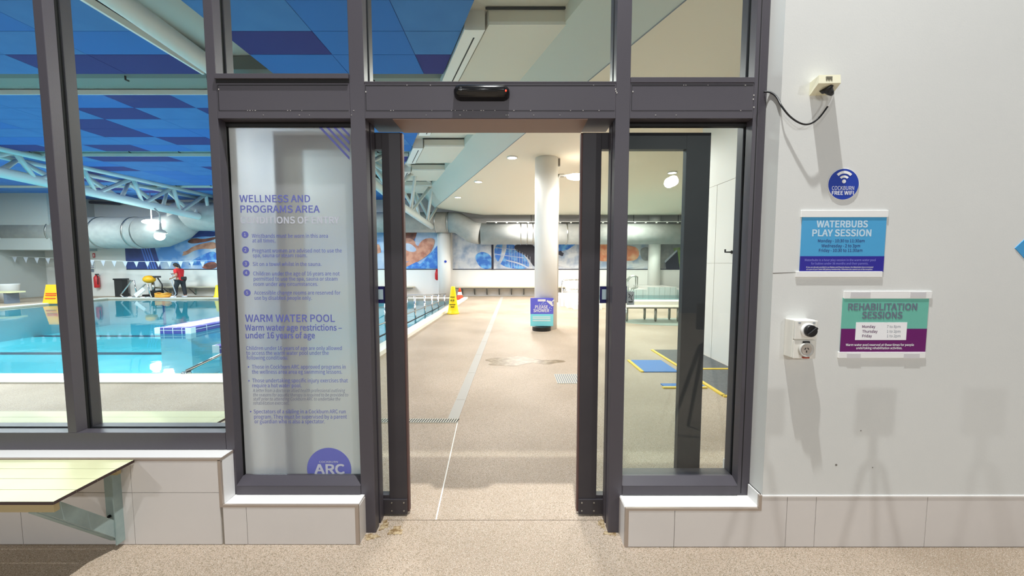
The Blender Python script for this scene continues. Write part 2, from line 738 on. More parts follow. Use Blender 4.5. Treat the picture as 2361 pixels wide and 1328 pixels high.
# tiled upstands
b = MB()
b.box(-7, -1.540, -0.080, 0.16, 0, 0.470, GROUT)
for x0, x1 in ((-6.21, -5.613), (-5.61, -5.013), (-5.01, -4.413), (-4.41, -3.813), (-3.81, -3.213), (-3.21, -2.613), (-2.61, -2.014), (-2.011, -1.552)):
    b.box(x0, x1, -0.087, -0.079, 0.003, 0.288, TILE)
    b.box(x0, x1, -0.087, -0.079, 0.291, 0.462, TILE)
b.box(-7, -1.536, -0.078, 0.15, 0.468, 0.477, TILETOP)
b.box(-7, -1.536, -0.0885, -0.076, 0.462, 0.477, TRIM, 0.002)
b.box(-1.552, -1.536, -0.0885, -0.076, 0.222, 0.470, TRIM, 0.002)
b.box(-1.5375, -1.5345, -0.076, 0.0, 0.222, 0.466, TILETOP)
b.box(-1.5365, -1.533, -0.086, 0.0, 0.464, 0.4775, TRIM)
struct('baseboard_left', b)
b = MB()
b.box(-1.5355, -0.822, -0.080, 0.12, 0, 0.216, GROUT)
for x0, x1 in ((-1.5355, -1.414), (-1.411, -0.836)):
    b.box(x0, x1, -0.087, -0.079, 0.003, 0.208, TILE)
b.box(-1.533, -0.818, -0.078, 0.12, 0.214, 0.2225, TILETOP)
b.box(-1.552, -0.818, -0.0885, -0.076, 0.208, 0.2225, TRIM, 0.002)
b.box(-0.836, -0.818, -0.0885, -0.072, 0, 0.210, TRIM, 0.002)
b.box(-0.8225, -0.8155, -0.072, 0.0, 0.0, 0.21, TILE)
struct('trim_2', b)
b = MB()
b.box(0.597, 1.305, -0.098, 0.12, 0, 0.210, GROUT)
b.box(1.300, 4.6, -0.098, 0.12, 0, 0.281, GROUT)
for x0, x1, z1 in ((0.612, 0.852, 0.203), (0.855, 1.300, 0.203), (1.30, 1.440, 0.280), (1.443, 1.592, 0.280), (1.595, 2.175, 0.280), (2.178, 2.76, 0.280), (2.763, 3.345, 0.280), (3.348, 4.6, 0.280)):
    b.box(x0, x1, -0.106, -0.097, 0.004, z1, TILE)
b.box(0.595, 1.305, -0.096, 0.10, 0.209, 0.2175, TILETOP)
b.box(0.594, 1.292, -0.1075, -0.094, 0.203, 0.2175, TRIM, 0.002)
b.box(0.594, 0.612, -0.1075, -0.09, 0, 0.205, TRIM, 0.002)
b.box(0.5925, 0.598, -0.09, 0.0, 0, 0.212, TILE)
b.box(1.292, 1.308, -0.1075, -0.094, 0.203, 0.287, TRIM, 0.002)
b.box(1.2985, 1.3055, -0.094, -0.004, 0.216, 0.286, TILETOP)
b.box(1.308, 4.6, -0.109, -0.096, 0.280, 0.288, TILETOP)
struct('baseboard_right', b)

# painted wall on the right, wall above the windows
b = MB()
b.box(1.310, 6.0, -0.105, 0.14, 0.287, 5.3, WALLW)
wr = struct('wall_right', b)
b = MB()
b.box(-9, 1.310, -0.02, 0.14, TOPZ + 0.05, 5.3, WALLW)
struct('wall_front', b)
# crack line and scuffs on the wall
b = MB()
for (x0, x1, y) in ((1782, 1840, 630),):
    a, c = onY(x0, y + 1, -0.1055), onY(x1, y - 2, -0.1055)
    b.prism([(a.x, -0.1056, a.z), (c.x, -0.1056, c.z), (c.x, -0.1056, c.z + 0.002), (a.x, -0.1056, a.z + 0.004)], (0, 0.0008, 0), mat('crack', (120, 116, 110), 0.8))
for (x, y, r) in ((1928, 1072, 0.006), (2012, 1078, 0.003), (1985, 993, 0.003)):
    a = onY(x, y, -0.1055)
    b.disc((a.x, -0.1056, a.z), r, 0.0006, MATS['crack'], 8)
b.build('scuff_marks', wr)

# window frames (each glazed opening is its own window)
b = MB()
vbar(b, -2.432, -2.385, 0.575, TOPZ)
vbar(b, -4.25, -4.20, 0.575, TOPZ)
hbar(b, -6.0, -1.572, 0.479, 0.575)
hbar(b, -6.0, -1.572, TOPZ, TOPZ + 0.08)
w1 = struct('window_1', b)
pane('glass', -2.385, -1.572, 0.575, TOPZ, parent=w1)
pane('glass', -4.20, -2.432, 0.575, TOPZ, parent=w1)
pane('glass', -6.0, -4.25, 0.575, TOPZ, parent=w1)

b = MB()
vbar(b, -1.570, -1.523, 0.225, TOPZ + 0.08)
struct('trim_3', b)
b = MB()
vbar(b, -0.838, -0.762, 0.0, TOPZ + 0.08)
struct('trim_4', b)
b = MB()
vbar(b, 0.533, 0.607, 0.0, TOPZ + 0.08)
struct('trim_5', b)
b = MB()
vbar(b, 1.243, 1.3085, 0.2185, TOPZ + 0.08)
b.box(1.262, 1.266, -0.001, 0.001, 0.23, TOPZ, GASKET)
struct('trim_6', b)

# header beam with cover plates
b = MB()
b.box(-1.523, -0.838, 0.0, 0.13, 2.247, 2.425, FRAME, 0.002)
b.box(-0.762, 0.533, 0.0, 0.20, 2.247, 2.425, FRAME, 0.002)
b.box(0.607, 1.243, 0.0, 0.13, 2.247, 2.425, FRAME, 0.002)
for x0, x1 in ((-1.515, -0.846), (-0.756, 0.527), (0.613, 1.237)):
    b.box(x0, x1, -0.0012, 0.003, 2.2860, 2.2872, GASKET)
    b.box(x0, x1, -0.0012, 0.003, 2.4115, 2.4145, GASKET)
    b.box(x0, x0 + 0.002, -0.0012, 0.003, 2.287, 2.412, GASKET)
# paint chips along the joints
CHIP = mat('paint_chip', (215, 212, 206), 0.6)
for k in range(46):
    x = random.uniform(-1.5, 1.23)
    z = random.choice((2.2866, 2.2866, 2.264, 2.413))
    s = random.uniform(0.002, 0.007)
    b.box(x, x + s, -0.0016, 0.002, z - 0.001, z + 0.001, CHIP)
for x, z in ((0.617, 2.378), (-0.756, 2.377), (-1.512, 2.39), (0.53, 2.38), (0.528, 2.39), (0.535, 2.372), (1.24, 2.36), (1.238, 2.34), (1.243, 2.30)):
    b.box(x, x + 0.0045, -0.0018, 0.002, z, z + 0.006, CHIP)
# brown timber-look soffit of the door head
b.box(-0.62, 0.39, 0.004, 0.198, 2.2425, 2.2472, mat('head_soffit', (128, 104, 94), 0.55))
struct('trim_7', b)

# transom rails and panes
for i, (x0, x1, z0) in enumerate(((-1.523, -0.838, 2.437), (-0.762, 0.533, 2.425), (0.607, 1.243, 2.425))):
    b = MB()
    hbar(b, x0, x1, TOPZ, TOPZ + 0.08)
    if i == 0:
        b.box(x0, x1, -0.012, 0.05, 2.441, 2.466, FRAME, 0.002)
        b.box(x0, x1, -0.002, 0.13, 2.425, 2.441, GASKET)
        b.box(x0, x1, 0.05, 0.13, 2.441, 2.463, FRAME)
    elif i == 1:
        b.box(x0, x1, -0.001, 0.13, 2.425, 2.432, FRAME, 0.001)
    else:
        b.box(x0, x1, -0.003, 0.13, 2.425, 2.452, FRAME, 0.002)
    w = struct('window_%d' % (i + 3), b)
    pane('glass', x0, x1, 2.43, TOPZ, parent=w)

# sidelights
b = MB()
b.box(-1.523, -0.838, -0.004, 0.05, 0.2235, 0.275, FRAME, 0.003)
b.prism([(-1.523, -0.004, 0.275), (-1.523, 0.05, 0.302), (-1.523, 0.05, 0.275)], (0.685, 0, 0), FRAME)
b.box(-1.523, -0.838, 0.05, 0.13, 0.2235, 0.30, FRAME)
b.box(-1.523, -0.838, 0.05, 0.075, 2.225, 2.247, GASKET)
w2 = struct('window_2', b)
pane('glass', -1.523, -0.838, 0.30, 2.23, y=0.070, parent=w2)
b = MB()
b.box(0.607, 1.243, -0.004, 0.05, 0.2235, 0.275, FRAME, 0.003)
b.prism([(0.607, -0.004, 0.275), (0.607, 0.05, 0.302), (0.607, 0.05, 0.275)], (0.636, 0, 0), FRAME)
b.box(0.607, 1.243, 0.05, 0.13, 0.2235, 0.30, FRAME)
b.box(0.607, 1.243, 0.05, 0.075, 2.225, 2.247, GASKET)
w6 = struct('window_6', b)
pane('glass', 0.607, 1.243, 0.30, 2.23, parent=w6)

# ------------------------------------------------------------------ sliding door leaves
def leaf(name, sx):
    """sx=-1 left leaf, +1 right leaf; near edge at x=n, far edge at x=f"""
    n, f = (-0.625, -1.335) if sx < 0 else (0.393, 1.106)
    lo, hi = min(n, f), max(n, f)
    y0, y1 = 0.142, 0.185
    r = MB()
    r.box(n, n + sx * 0.105, y0, y1, 0.100, 2.225, FRAME_DK, 0.003)
    r.box(f, f - sx * 0.135, y0, y1, 0.100, 2.225, FRAME_DK, 0.003)
    r.box(lo, hi, y0 + 0.002, y1 - 0.002, 2.135, 2.225, FRAME_DK)
    r.box(lo, hi, y0 + 0.002, y1 - 0.002, 0.100, 0.125, FRAME_DK)
    r.box(n - sx * 0.010, n + sx * 0.002, y0 + 0.008, y1 - 0.006, 0.02, 2.225, mat('edge_seal', (96, 70, 66), 0.6))
    d = struct(name, r)
    k = MB()
    k.box(lo, hi, y0 - 0.008, y1 + 0.004, 0.012, 0.104, FRAME_DK, 0.003)
    kp = k.build('kick_plate', d)
    s = MB()
    for dx in (0.018, 0.09, 0.62):
        for z in (0.035, 0.085):
            s.lathe((n + sx * dx, y0 - 0.0105, z), [(0.0045, 0), (0.0045, 0.003)], STEEL, 10, 'Y')
    s.build('screw', kp)
    g = MB()
    gl, gh = min(n + sx * 0.10, f - sx * 0.13), max(n + sx * 0.10, f - sx * 0.13)
    g.box(gl, gh, 0.160, 0.166, 0.12, 2.14, GLASS)
    g.build('glass', d)
    return d, n, f


d1, _, _ = leaf('door_1', -1)
d2, _, _ = leaf('door_2', 1)
NAVYF = mat('sticker_navy', (34, 34, 92), 0.4)
PALEF = mat('sticker_pale', (176, 198, 206), 0.4)
# navy framed stickers on the door glass
st = MB()
z0, z1 = 1.270, 1.368
st.box(-0.798, -0.732, 0.1585, 0.1600, z0, z1, NAVYF)
st.box(-0.788, -0.745, 0.1575, 0.1588, z0 + 0.022, z1 - 0.018, PALEF)
tag(st.build('glass_sticker'), 'navy framed pale square sticker on the left sliding door glass beside the jamb', 'sticker')
st = MB()
st.box(0.503, 0.66, 0.1585, 0.1600, z0, z1, NAVYF)
st.box(0.516, 0.565, 0.1575, 0.1588, z0 + 0.022, z1 - 0.018, PALEF)
tag(st.build('glass_sticker'), 'navy framed pale square sticker on the right sliding door glass behind the post', 'sticker')
st = MB()
GS = mat('sticker_grey', (150, 160, 160), 0.5)
tex_box(st, 1446, 672, 1462, 703, 0.058, 0.002, GS)
ch = MB()
for pts in (((1449, 677), (1454, 681.5), (1449.5, 686)), ((1459, 679), (1454.5, 686), (1458, 692.5))):
    for (xa, ya), (xb, yb) in zip(pts, pts[1:]):
        a, c = onY(xa, ya, 0.0575), onY(xb, yb, 0.0575)
        d = Vector((-(c.z - a.z), 0, c.x - a.x)).normalized() * 0.0013
        ch.prism([a + d, c + d, c - d, a - d], (0, -0.0006, 0), BLACKTXT)
so = tag(st.build('maker_sticker'), 'grey sticker with two black chevrons on the right fixed pane next to the post', 'sticker')
a = onY(1449, 697, 0.0575)
c = onY(1459, 694.5, 0.0575)
ch.box(a.x, c.x, 0.0570, 0.0576, a.z, c.z, BLACKTXT)
ch.build('logo', so)

# ------------------------------------------------------------------ frosted sign film on the left sidelight
fs = thing('frosted_sign', 'frosted film sign headed wellness and programs area filling the glass left of the door', 'sign', (-1.18, 0.066, 0.30))
b = MB()
b.box(-1.520, -0.841, 0.0665, 0.0680, 0.302, 2.226, FROST)
b.build('film', fs)
T = Text(0.0655)
T.px('WELLNESS AND', 553, 715, 466, 16, LETTER, bold=0.022)
T.px('PROGRAMS AREA', 555, 737, 490, 16, LETTER, bold=0.022)
T.build('heading', fs)
T = Text(0.0655)
T.px('CONDITIONS OF ENTRY', 555, 782, 515, 15, LETTERPALE, bold=0.035)
T.build('subheading', fs)
T = Text(0.0655)
for s, xl, xr, yb in (('Wristbands must be worn in this area', 581, 756, 548), ('at all times.', 582, 635, 559), ('Pregnant women are advised not to use the', 582, 788, 582), ('spa, sauna or steam room.', 583, 708, 593),
                      ('Sit on a towel whilst in the sauna.', 583, 741, 613), ('Children under the age of 16 years are not', 584, 783, 635), ('permitted to use the spa, sauna or steam', 585, 778, 647), ('room under any circumstances.', 585, 733, 659),
                      ('Accessible change rooms are reserved for', 586, 785, 679), ('use by disabled people only.', 587, 719, 691)):
    T.px(s, xl, xr, yb, 8.6, LETTER, bold=0.006)
T.build('numbered_rules', fs)
for n, x, y in (('1', 565, 541), ('2', 566, 576), ('3', 567, 608), ('4', 568, 629), ('5', 570, 675)):
    a = onY(x, y, 0.066)
    b = MB()
    b.disc((a.x, 0.0654, a.z), 0.0185, 0.001, LETTER, 28)
    o = b.build('number_disc', fs)
    T = Text(0.0648)
    T.line(n, a.x, None, a.z - 0.0085, 0.017, LETTERPALE, bold=0.02, align='C')
    T.build('number', o)
T = Text(0.0655)
T.px('WARM WATER POOL', 566, 772, 742, 16.5, LETTER, bold=0.02)
T.px('Warm water age restrictions \u2013', 566, 788, 762, 13.5, LETTER, bold=0.022)
T.px('under 16 years of age', 567, 726, 780, 13.5, LETTER, bold=0.022)
T.build('heading', fs)
T = Text(0.0655)
for s, xl, xr, yb in (('Children under 16 years of age are only allowed', 568, 788, 807), ('to access the warm water pool under the', 568, 758, 818), ('following conditions:', 569, 664, 829),
                      ('Those in Cockburn ARC approved programs in', 581, 797, 850), ('the wellness area area eg swimming lessons.', 581, 789, 861.5),
                      ('Those undertaking specific injury exercises that', 582, 802, 881.5), ('require a hot water pool.', 582, 695, 893),
                      ('Spectators of a sibling in a Cockburn ARC run', 585, 797, 953), ('program. They must be supervised by a parent', 586, 800, 965), ('or guardian who is also a spectator.', 587, 749, 976)):
    T.px(s, xl, xr, yb, 8.6, LETTER, bold=0.006)
for x, y in ((573, 846), (574, 878), (578, 949)):
    a = onY(x, y, 0.0655)
    T.mb.disc((a.x, 0.0655, a.z), 0.0042, 0.0005, LETTER, 12)
T.build('lettering', fs)
T = Text(0.0655)
for s, xl, xr, yb in (('A letter from a doctor or allied health professional outlining', 583, 796, 904), ('the reasons for aquatic therapy is required to be provided to', 584, 803, 914), ('staff prior to attending Cockburn ARC to undertake the', 584, 785, 923.5), ('rehabilitation exercises.', 584, 667, 933)):
    T.px(s, xl, xr, yb, 7.4, LETTERGREY, shear=0.2)
T.build('small_print', fs)
# stripes in the top corner
b = MB()
for k in range(4):
    xa = 726 + k * 16.5
    p0, p1 = onY(xa, 284, 0.0655), onY(xa + 6.5, 284, 0.0655)
    xe = 806
    ye0 = 284 + (xe - xa) * 1.06
    q0, q1 = onY(xe, ye0, 0.0655), onY(xe, ye0 - 7.0, 0.0655)
    b.prism([(p0.x, 0.0655, p0.z), (p1.x, 0.0655, p1.z), (q1.x, 0.0655, q1.z), (q0.x, 0.0655, q0.z)], (0, 0.0006, 0), LETTER)
b.build('corner_stripes', fs)
# round badge cut by the sill
c0 = onY(759, 1082, 0.0655)
R = onY(810, 1082, 0.0655).x - c0.x
pts = []
for i in range(61):
    a = PI * 2 * i / 60
    z = c0.z + R * math.sin(a)
    pts.append((c0.x + R * math.cos(a), 0.0650, max(z, 0.304)))
b = MB()
cl = []
for q in pts:
    if not cl or (Vector(q) - Vector(cl[-1])).length > 1e-4:
        cl.append(q)
b.prism(cl[:-1], (0, 0.0012, 0), LETTER)
bd = b.build('badge', fs)
T = Text(0.0645)
T.px('COCKBURN', 736, 779, 1067, 4.2, LETTERPALE, bold=0.02)
T.px('ARC', 726, 794, 1092, 21, LETTERPALE, bold=0.045)
T.build('badge_lettering', bd)

# ------------------------------------------------------------------ door sensor
ds = thing('door_sensor', 'black rounded motion sensor bar with a red light on the door header', 'sensor', (-0.157, -0.0, 2.32))
b = MB()
prof = []
zc = 2.370
half = [(-0.300, 0.004), (-0.297, 0.018), (-0.285, 0.030), (-0.268, 0.036), (-0.046, 0.036), (-0.029, 0.030), (-0.017, 0.018), (-0.014, 0.004)]
rings = []
for x, r in half:
    rings.append([b.bm.verts.new((x, -0.004 - 1.55 * r * max(0.0, math.sin(PI * j / 14)) if 0 < j < 14 else 0.0, zc + r * math.cos(PI * j / 14))) for j in range(15)])
fsx = []
for i in range(len(rings) - 1):
    for j in range(14):
        fsx.append(b.bm.faces.new((rings[i][j], rings[i + 1][j], rings[i + 1][j + 1], rings[i][j + 1])))
fsx.append(b.bm.faces.new(rings[0]))
fsx.append(b.bm.faces.new(rings[-1]))
b._tag(fsx, mat('sensor_gloss', (22, 22, 24), 0.22), True)
b.build('housing', ds)
b = MB()
b.ell((-0.034, -0.049, 2.364), (0.0055, 0.005, 0.0055), LEDRED, 10)
b.build('indicator_light', ds)
b = MB()
b.box(-0.225, -0.105 + 0.03, -0.0615, -0.055, 2.356, 2.3575, BLACKM)
b.build('lens_slot', ds)
T = Text(-0.0612)
T.line('B', -0.262, -0.252, 2.368, 0.009, mat('mark_grey', (96, 100, 106), 0.5))
T.line('R', -0.262, -0.252, 2.358, 0.006, mat('mark_grey'))
T.build('maker_mark', ds)

# ------------------------------------------------------------------ power outlet, plug and cord
po = thing('power_outlet', 'cream weatherproof power outlet high on the white wall with a plug hanging below', 'outlet', (1.45, -0.105, 2.27))
b = MB()
# hooded body: short front face, long slanting underside with the socket
w0, w1 = onY(1866, 221, -0.105), onY(1918, 219, -0.105)
f0, f1 = onY(1887, 192, -0.19), onY(1939, 191, -0.19)
t0, t1 = onY(1889, 173, -0.185), onY(1938, 172, -0.185)
zt_ = t0.z + 0.004
for pl in ([w0, w1, f1, f0], [f0, f1, t1, t0], [t0, t1, Vector((w1.x, -0.105, zt_)), Vector((w0.x, -0.105, zt_))], [w0, f0, t0, Vector((w0.x, -0.105, zt_))], [w1, Vector((w1.x, -0.105, zt_)), t1, f1]):
    b.poly(pl, CREAM)
b.build('housing', po)
b = MB()
k0, k1 = onY(1903, 200, -0.155), onY(1919, 218, -0.145)
b.tube([k0, k0.lerp(k1, 0.3), k0.lerp(k1, 0.31), k0.lerp(k1, 0.75), k1], [0.026, 0.026, 0.019, 0.014, 0.008], BLACK, 16)
b.build('plug', po)
T = Text(-0.1862)
b = MB()
for k in range(5):
    b.box(1.455 + k * 0.006, 1.459 + k * 0.006, -0.1905, -0.184, 2.346 + (k % 2) * 0.006, 2.364, mat('label_grey', (120, 116, 100), 0.6))
b.build('rating_label', po)
b = MB()
pts = [onY(1762, 212, -0.004), onY(1776, 213, -0.03), onY(1790, 223, -0.075), onY(1803, 246, -0.12), onY(1822, 269, -0.13), onY(1845, 284, -0.14), onY(1866, 286, -0.15), onY(1888, 272, -0.15), onY(1908, 246, -0.145)]
b.tube(smooth(pts, 6), 0.0042, BLACK, 8)
pts2 = [onY(1908, 246, -0.145), onY(1916, 232, -0.145), onY(1920, 218, -0.145)]
b.tube(smooth(pts2, 4), 0.0046, WHITE, 8)
tag(b.build('power_cable'), 'thin black cable looping from the door frame to the high outlet plug', 'cable')

# ------------------------------------------------------------------ wifi sign
ws = thing('wifi_sign', 'round blue free wifi sign on the white wall', 'sign', (1.643, -0.105, 1.81))
b = MB()
b.disc((1.635, -0.1085, 1.8895), 0.0775, 0.0030, WHITE, 48)
b.disc((1.635, -0.1100, 1.8895), 0.0745, 0.0030, mat('wifi_blue', (36, 66, 172), 0.35), 48)
b.build('disc', ws)
b = MB()


def arc(mb, cx, cz, r0, r1, a0, a1, Y, m, n=16):
    ou = [(cx + r1 * math.sin(a0 + (a1 - a0) * i / n), Y, cz + r1 * math.cos(a0 + (a1 - a0) * i / n)) for i in range(n + 1)]
    inn = [(cx + r0 * math.sin(a0 + (a1 - a0) * i / n), Y, cz + r0 * math.cos(a0 + (a1 - a0) * i / n)) for i in range(n + 1)]
    for i in range(n):
        mb.poly([ou[i], ou[i + 1], inn[i + 1], inn[i]], m)


wz = 1.902
arc(b, 1.635, wz, 0.019, 0.030, -0.82, 0.82, -0.1112, WHITETXT)
arc(b, 1.635, wz, 0.039, 0.052, -0.82, 0.82, -0.1112, WHITETXT)
b.disc((1.635, -0.1112, wz + 0.001), 0.0095, 0.0006, WHITETXT, 20)
b.build('wifi_symbol', ws)
T = Text(-0.1112)
T.px('COCKBURN', 1918, 1969, 438, 9, WHITETXT)
T.px('FREE WIFI', 1918, 1968, 449, 8.5, WHITETXT, bold=0.03)
T.build('lettering', ws)


# ------------------------------------------------------------------ poster holders
def holder(name, label, tl, br, ptl, pbr):
    r = thing(name, label, 'sign', ((tl[0] + br[0]) / 2, -0.105, br[1]))
    b = MB()
    b.box(tl[0], br[0], -0.112, -0.1048, ptl[1] - 0.004, tl[1], WHITE, 0.002)
    b.build('holder_top', r)
    b = MB()
    b.box(tl[0] - 0.010, br[0] - 0.010, -0.112, -0.1048, br[1], pbr[1] + 0.004, WHITE, 0.002)
    b.build('holder_bottom', r)
    return r


wb = holder('poster_holder', 'blue and navy waterbubs play session poster in a white wall holder', (1.432, 1.762), (1.865, 1.430), (1.443, 1.732), (1.862, 1.456))
b = MB()
b.box(1.441, 1.860, -0.1090, -0.1055, 1.457, 1.731, WBLUE)
b.box(1.4405, 1.8605, -0.1092, -0.1075, 1.4565, 1.5355, WNAVY)
b.build('poster', wb)
T = Text(-0.1094)
T.px('WATERBUBS', 1883, 2000, 524, 15, PALETXT, bold=0.04)
T.px('PLAY SESSION', 1873, 2008, 544.5, 15, PALETXT, bold=0.04)
T.build('heading', wb)
T = Text(-0.1094)
T.px('Monday - 10:30 to 11:30am', 1886, 1993, 558.5, 6.8, NAVYTXT, bold=0.01)
T.px('Wednesday - 2 to 3pm', 1894, 1983, 570, 6.8, NAVYTXT, bold=0.01)
T.px('Friday - 10:30 to 11:30am', 1888, 1988, 580.5, 6.8, NAVYTXT, bold=0.01)
T.build('session_times', wb)
T = Text(-0.1094)
T.px('Waterbubs is a hour play session in the warm water pool', 1855, 2019, 602, 5, LAVTXT, bold=0.012)
T.px('for babies under 36 months and their parents.', 1870, 2002, 610, 5, LAVTXT, bold=0.012)
T.px('If you are already enrolled in our Babies and Parents classes, the Waterbubs time is included', 1859, 2013, 617.5, 3, WHITETXT, bold=0.01)
T.px('as a part of your Swim ARCademy membership. Otherwise you cannot use at the reception.', 1859, 2012, 622.5, 3, WHITETXT, bold=0.01)
T.build('small_print', wb)

rh = holder('poster_holder', 'teal and plum rehabilitation sessions poster in a white wall holder', (1.669, 1.360), (2.112, 1.018), (1.669, 1.326), (2.1, 1.046))
b = MB()
b.box(1.668, 2.101, -0.1090, -0.1055, 1.046, 1.326, TEAL)
b.box(1.6675, 2.1015, -0.1092, -0.1075, 1.0455, 1.169, PLUM)
tex_box(b, 1974, 743, 2089, 784, -0.1098, 0.001, WHITETXT)
b.build('poster', rh)
T = Text(-0.1100)
T.px('REHABILITATION', 1956, 2114, 715, 15, GREYTXT, bold=0.04)
T.px('SESSIONS', 1988, 2080, 734, 14.5, GREYTXT, bold=0.04)
T.build('heading', rh)
T = Text(-0.1100)
for i, (d, t, yb) in enumerate((('Monday', '7 to 8pm', 756), ('Thursday', '1 to 2pm', 767), ('Friday', '1 to 2pm', 777.5))):
    T.px(d, 1988, (2018, 2023, 2010)[i], yb, 6, PLUMTXT, bold=0.02)
    T.px(t, 2045, 2076, yb, 6, GREYTXT)
T.build('session_times', rh)
T = Text(-0.1100)
T.px('Warm water pool reserved at these times for people', 1950, 2107, 797.5, 5.2, WHITETXT, bold=0.02)
T.px('undertaking rehabilitation activities.', 1974, 2080, 805, 5.2, WHITETXT, bold=0.02)
T.build('small_print', rh)
for x0, x1, z in ((1.70, 1.80, 1.343), (2.0, 2.08, 1.343), (1.70, 1.77, 1.030), (1.99, 2.07, 1.030)):
    b = MB()
    b.box(x0, x1, -0.1132, -0.1118, z - 0.012, z + 0.012, mat('clear_tape', (214, 212, 214), 0.3))
    b.build('tape', rh)

# blue diamond at the right edge
b = MB()
a = onY(2341, 572, -0.108)
r = 0.055
b.prism([(a.x, -0.108, a.z), (a.x + r, -0.108, a.z + r), (a.x + 2 * r, -0.108, a.z), (a.x + r, -0.108, a.z - r)], (0, 0.003, 0), mat('diamond_blue', (74, 160, 216), 0.4))
tag(b.build('diamond_sign'), 'light blue diamond sign cut by the photo edge on the white wall', 'sign')

# isolator switch with socket
iso = thing('switched_socket', 'grey white weatherproof socket with a black rotary switch low on the white wall', 'outlet', (1.435, -0.105, 1.03))
b = MB()
b.box(1.382, 1.492, -0.160, -0.105, 1.032, 1.222, mat('switch_body', (232, 230, 222), 0.45), 0.004)
b.box(1.385, 1.496, -0.172, -0.158, 1.126, 1.220, MATS['switch_body'], 0.004)
b.box(1.385, 1.496, -0.168, -0.158, 1.030, 1.122, MATS['switch_body'], 0.004)
b.build('body', iso)
b = MB()
b.lathe((1.446, -0.172, 1.172), [(0.036, 0.0), (0.034, -0.008), (0.030, -0.010)], WHITE, 28, 'Y')
b.build('dial_ring', iso)
b = MB()
b.lathe((1.448, -0.180, 1.172), [(0.029, 0.0), (0.029, -0.014), (0.026, -0.018)], BLACK, 28, 'Y')
b.obox((1.448, -0.201, 1.172), (0.027, 0.004, 0.006), Matrix.Rotation(math.radians(-40), 3, 'Y'), BLACK, 0.002)
b.build('rotary_knob', iso)
b = MB()
b.lathe((1.443, -0.168, 1.076), [(0.036, 0.0), (0.036, -0.010), (0.030, -0.012), (0.028, -0.004)], mat('socket_rim', (206, 204, 198), 0.35), 28, 'Y')
b.lathe((1.443, -0.170, 1.076), [(0.024, 0.0), (0.024, -0.006)], mat('socket_face', (190, 180, 170), 0.5), 24, 'Y')
for dx, dz, ang in ((-0.007, 0.006, 35), (0.007, 0.006, -35), (0.0, -0.008, 0)):
    b.obox((1.443 + dx, -0.177, 1.076 + dz), (0.0015, 0.0012, 0.005), Matrix.Rotation(math.radians(ang), 3, 'Y'), BLACKM)
b.build('socket', iso)
b = MB()
b.box(1.428, 1.458, -0.176, -0.166, 1.108, 1.118, BLACKM)
b.build('latch', iso)
b = MB()
b.box(1.428, 1.458, -0.178, -0.166, 1.034, 1.040, mat('lid_tip', (170, 60, 40), 0.5))
b.build('lid_tip', iso)
b = MB()
for x in (1.405, 1.475):
    b = MB()
    b.box(x - 0.006, x + 0.006, -0.1735, -0.171, 1.207, 1.211, GREYTXT)
    b.build('marking', iso)


# =================================================================== benches by the window
def slat_bench(name, label, x0, x1, y0, y1, z, slats, front_sign, brackets, braced=True):
    """y0 wall side, y1 free side"""
    r = thing(name, label, 'bench', ((x0 + x1) / 2, (y0 + y1) / 2, 0))
    w = (y1 - y0) / slats
    for k in range(slats):
        b = MB()
        g = 0.0012
        a, c = sorted((y0 + w * k, y0 + w * (k + 1)))
        b.box(x0, x1, a + g, c - g, z - 0.013, z, SLAT, 0.0012)
        b.box(x1 - 0.0006, x1 + 0.0012, a + g, c - g, z - 0.014, z - 0.0004, SLAT_EDGE)
        if k == slats - 1:
            yy = y1 + (0.0005 if y1 > y0 else -0.0005)
            b.box(x0, x1, min(y1, yy + (0.001 if y1 > y0 else -0.001)), max(y1, yy), z - 0.014, z - 0.0004, SLAT_EDGE)
        b.build('slat', r)
    b = MB()
    s = 1 if y1 > y0 else -1
    b.box(x0, x1 - 0.012, y1 - s * 0.030, y1 - s * 0.010, z - 0.055, z - 0.0135, APRON)
    b.box(x0, x1 - 0.04, y0 + s * 0.03, y0 + s * 0.05, z - 0.055, z - 0.0135, APRON)
    b.build('apron', r)
    for xb in brackets:
        b = MB()
        yw = y0 - s * 0.003
        # vertical angle at the wall
        b.box(xb - 0.006, xb, yw, yw + s * 0.042, 0.030, z - 0.0145, GALV)
        b.box(xb - 0.085, xb - 0.0062, yw, yw + s * 0.006, 0.130, z - 0.015, GALV)
        # top arm and diagonal strut
        b.box(xb - 0.0122, xb - 0.0064, yw + s * 0.007, y1 - s * 0.034, z - 0.045, z - 0.0155, GALV)
        d0 = Vector((xb - 0.0066, yw + s * 0.008, 0.060))
        d1 = Vector((xb - 0.0066, y1 - s * 0.035, z - 0.040))
        dd = (d1 - d0).normalized()
        up = Vector((0, -dd.z, dd.y)) if s > 0 else Vector((0, dd.z, -dd.y))
        if up.z < 0:
            up = -up
        b.prism([d0 - up * 0.018, d1 - up * 0.025, d1 + up * 0.030, d0 + up * 0.045], (-0.0055, 0, 0), GALV)
        lo = Vector((-0.0062, 0, 0))
        b.prism([d0 - up * 0.024 + lo, d1 - up * 0.031 + lo, d1 - up * 0.0255 + lo, d0 - up * 0.0185 + lo], (-0.036, 0, 0), GALV)
        o = b.build('bracket', r)
        for zz in (0.165, z - 0.07):
            q = MB()
            q.lathe((xb - 0.066, yw + s * 0.006, zz), [(0.0075, 0), (0.0075, s * 0.008), (0.004, s * 0.011)], BOLT, 10, 'Y')
            q.build('bolt', o)
    return r


slat_bench('slatted_bench', 'pale slatted bench outside on steel brackets below the left window', -4.6, -1.985, -0.090, -0.432, 0.472, 4, -1, (-2.065, -3.6))
slat_bench('slatted_bench', 'pale slatted bench inside behind the left window glass beside the pool', -7.2, -1.945, 0.170, 0.590, 0.455, 4, 1, (-2.05, -3.6, -5.2))

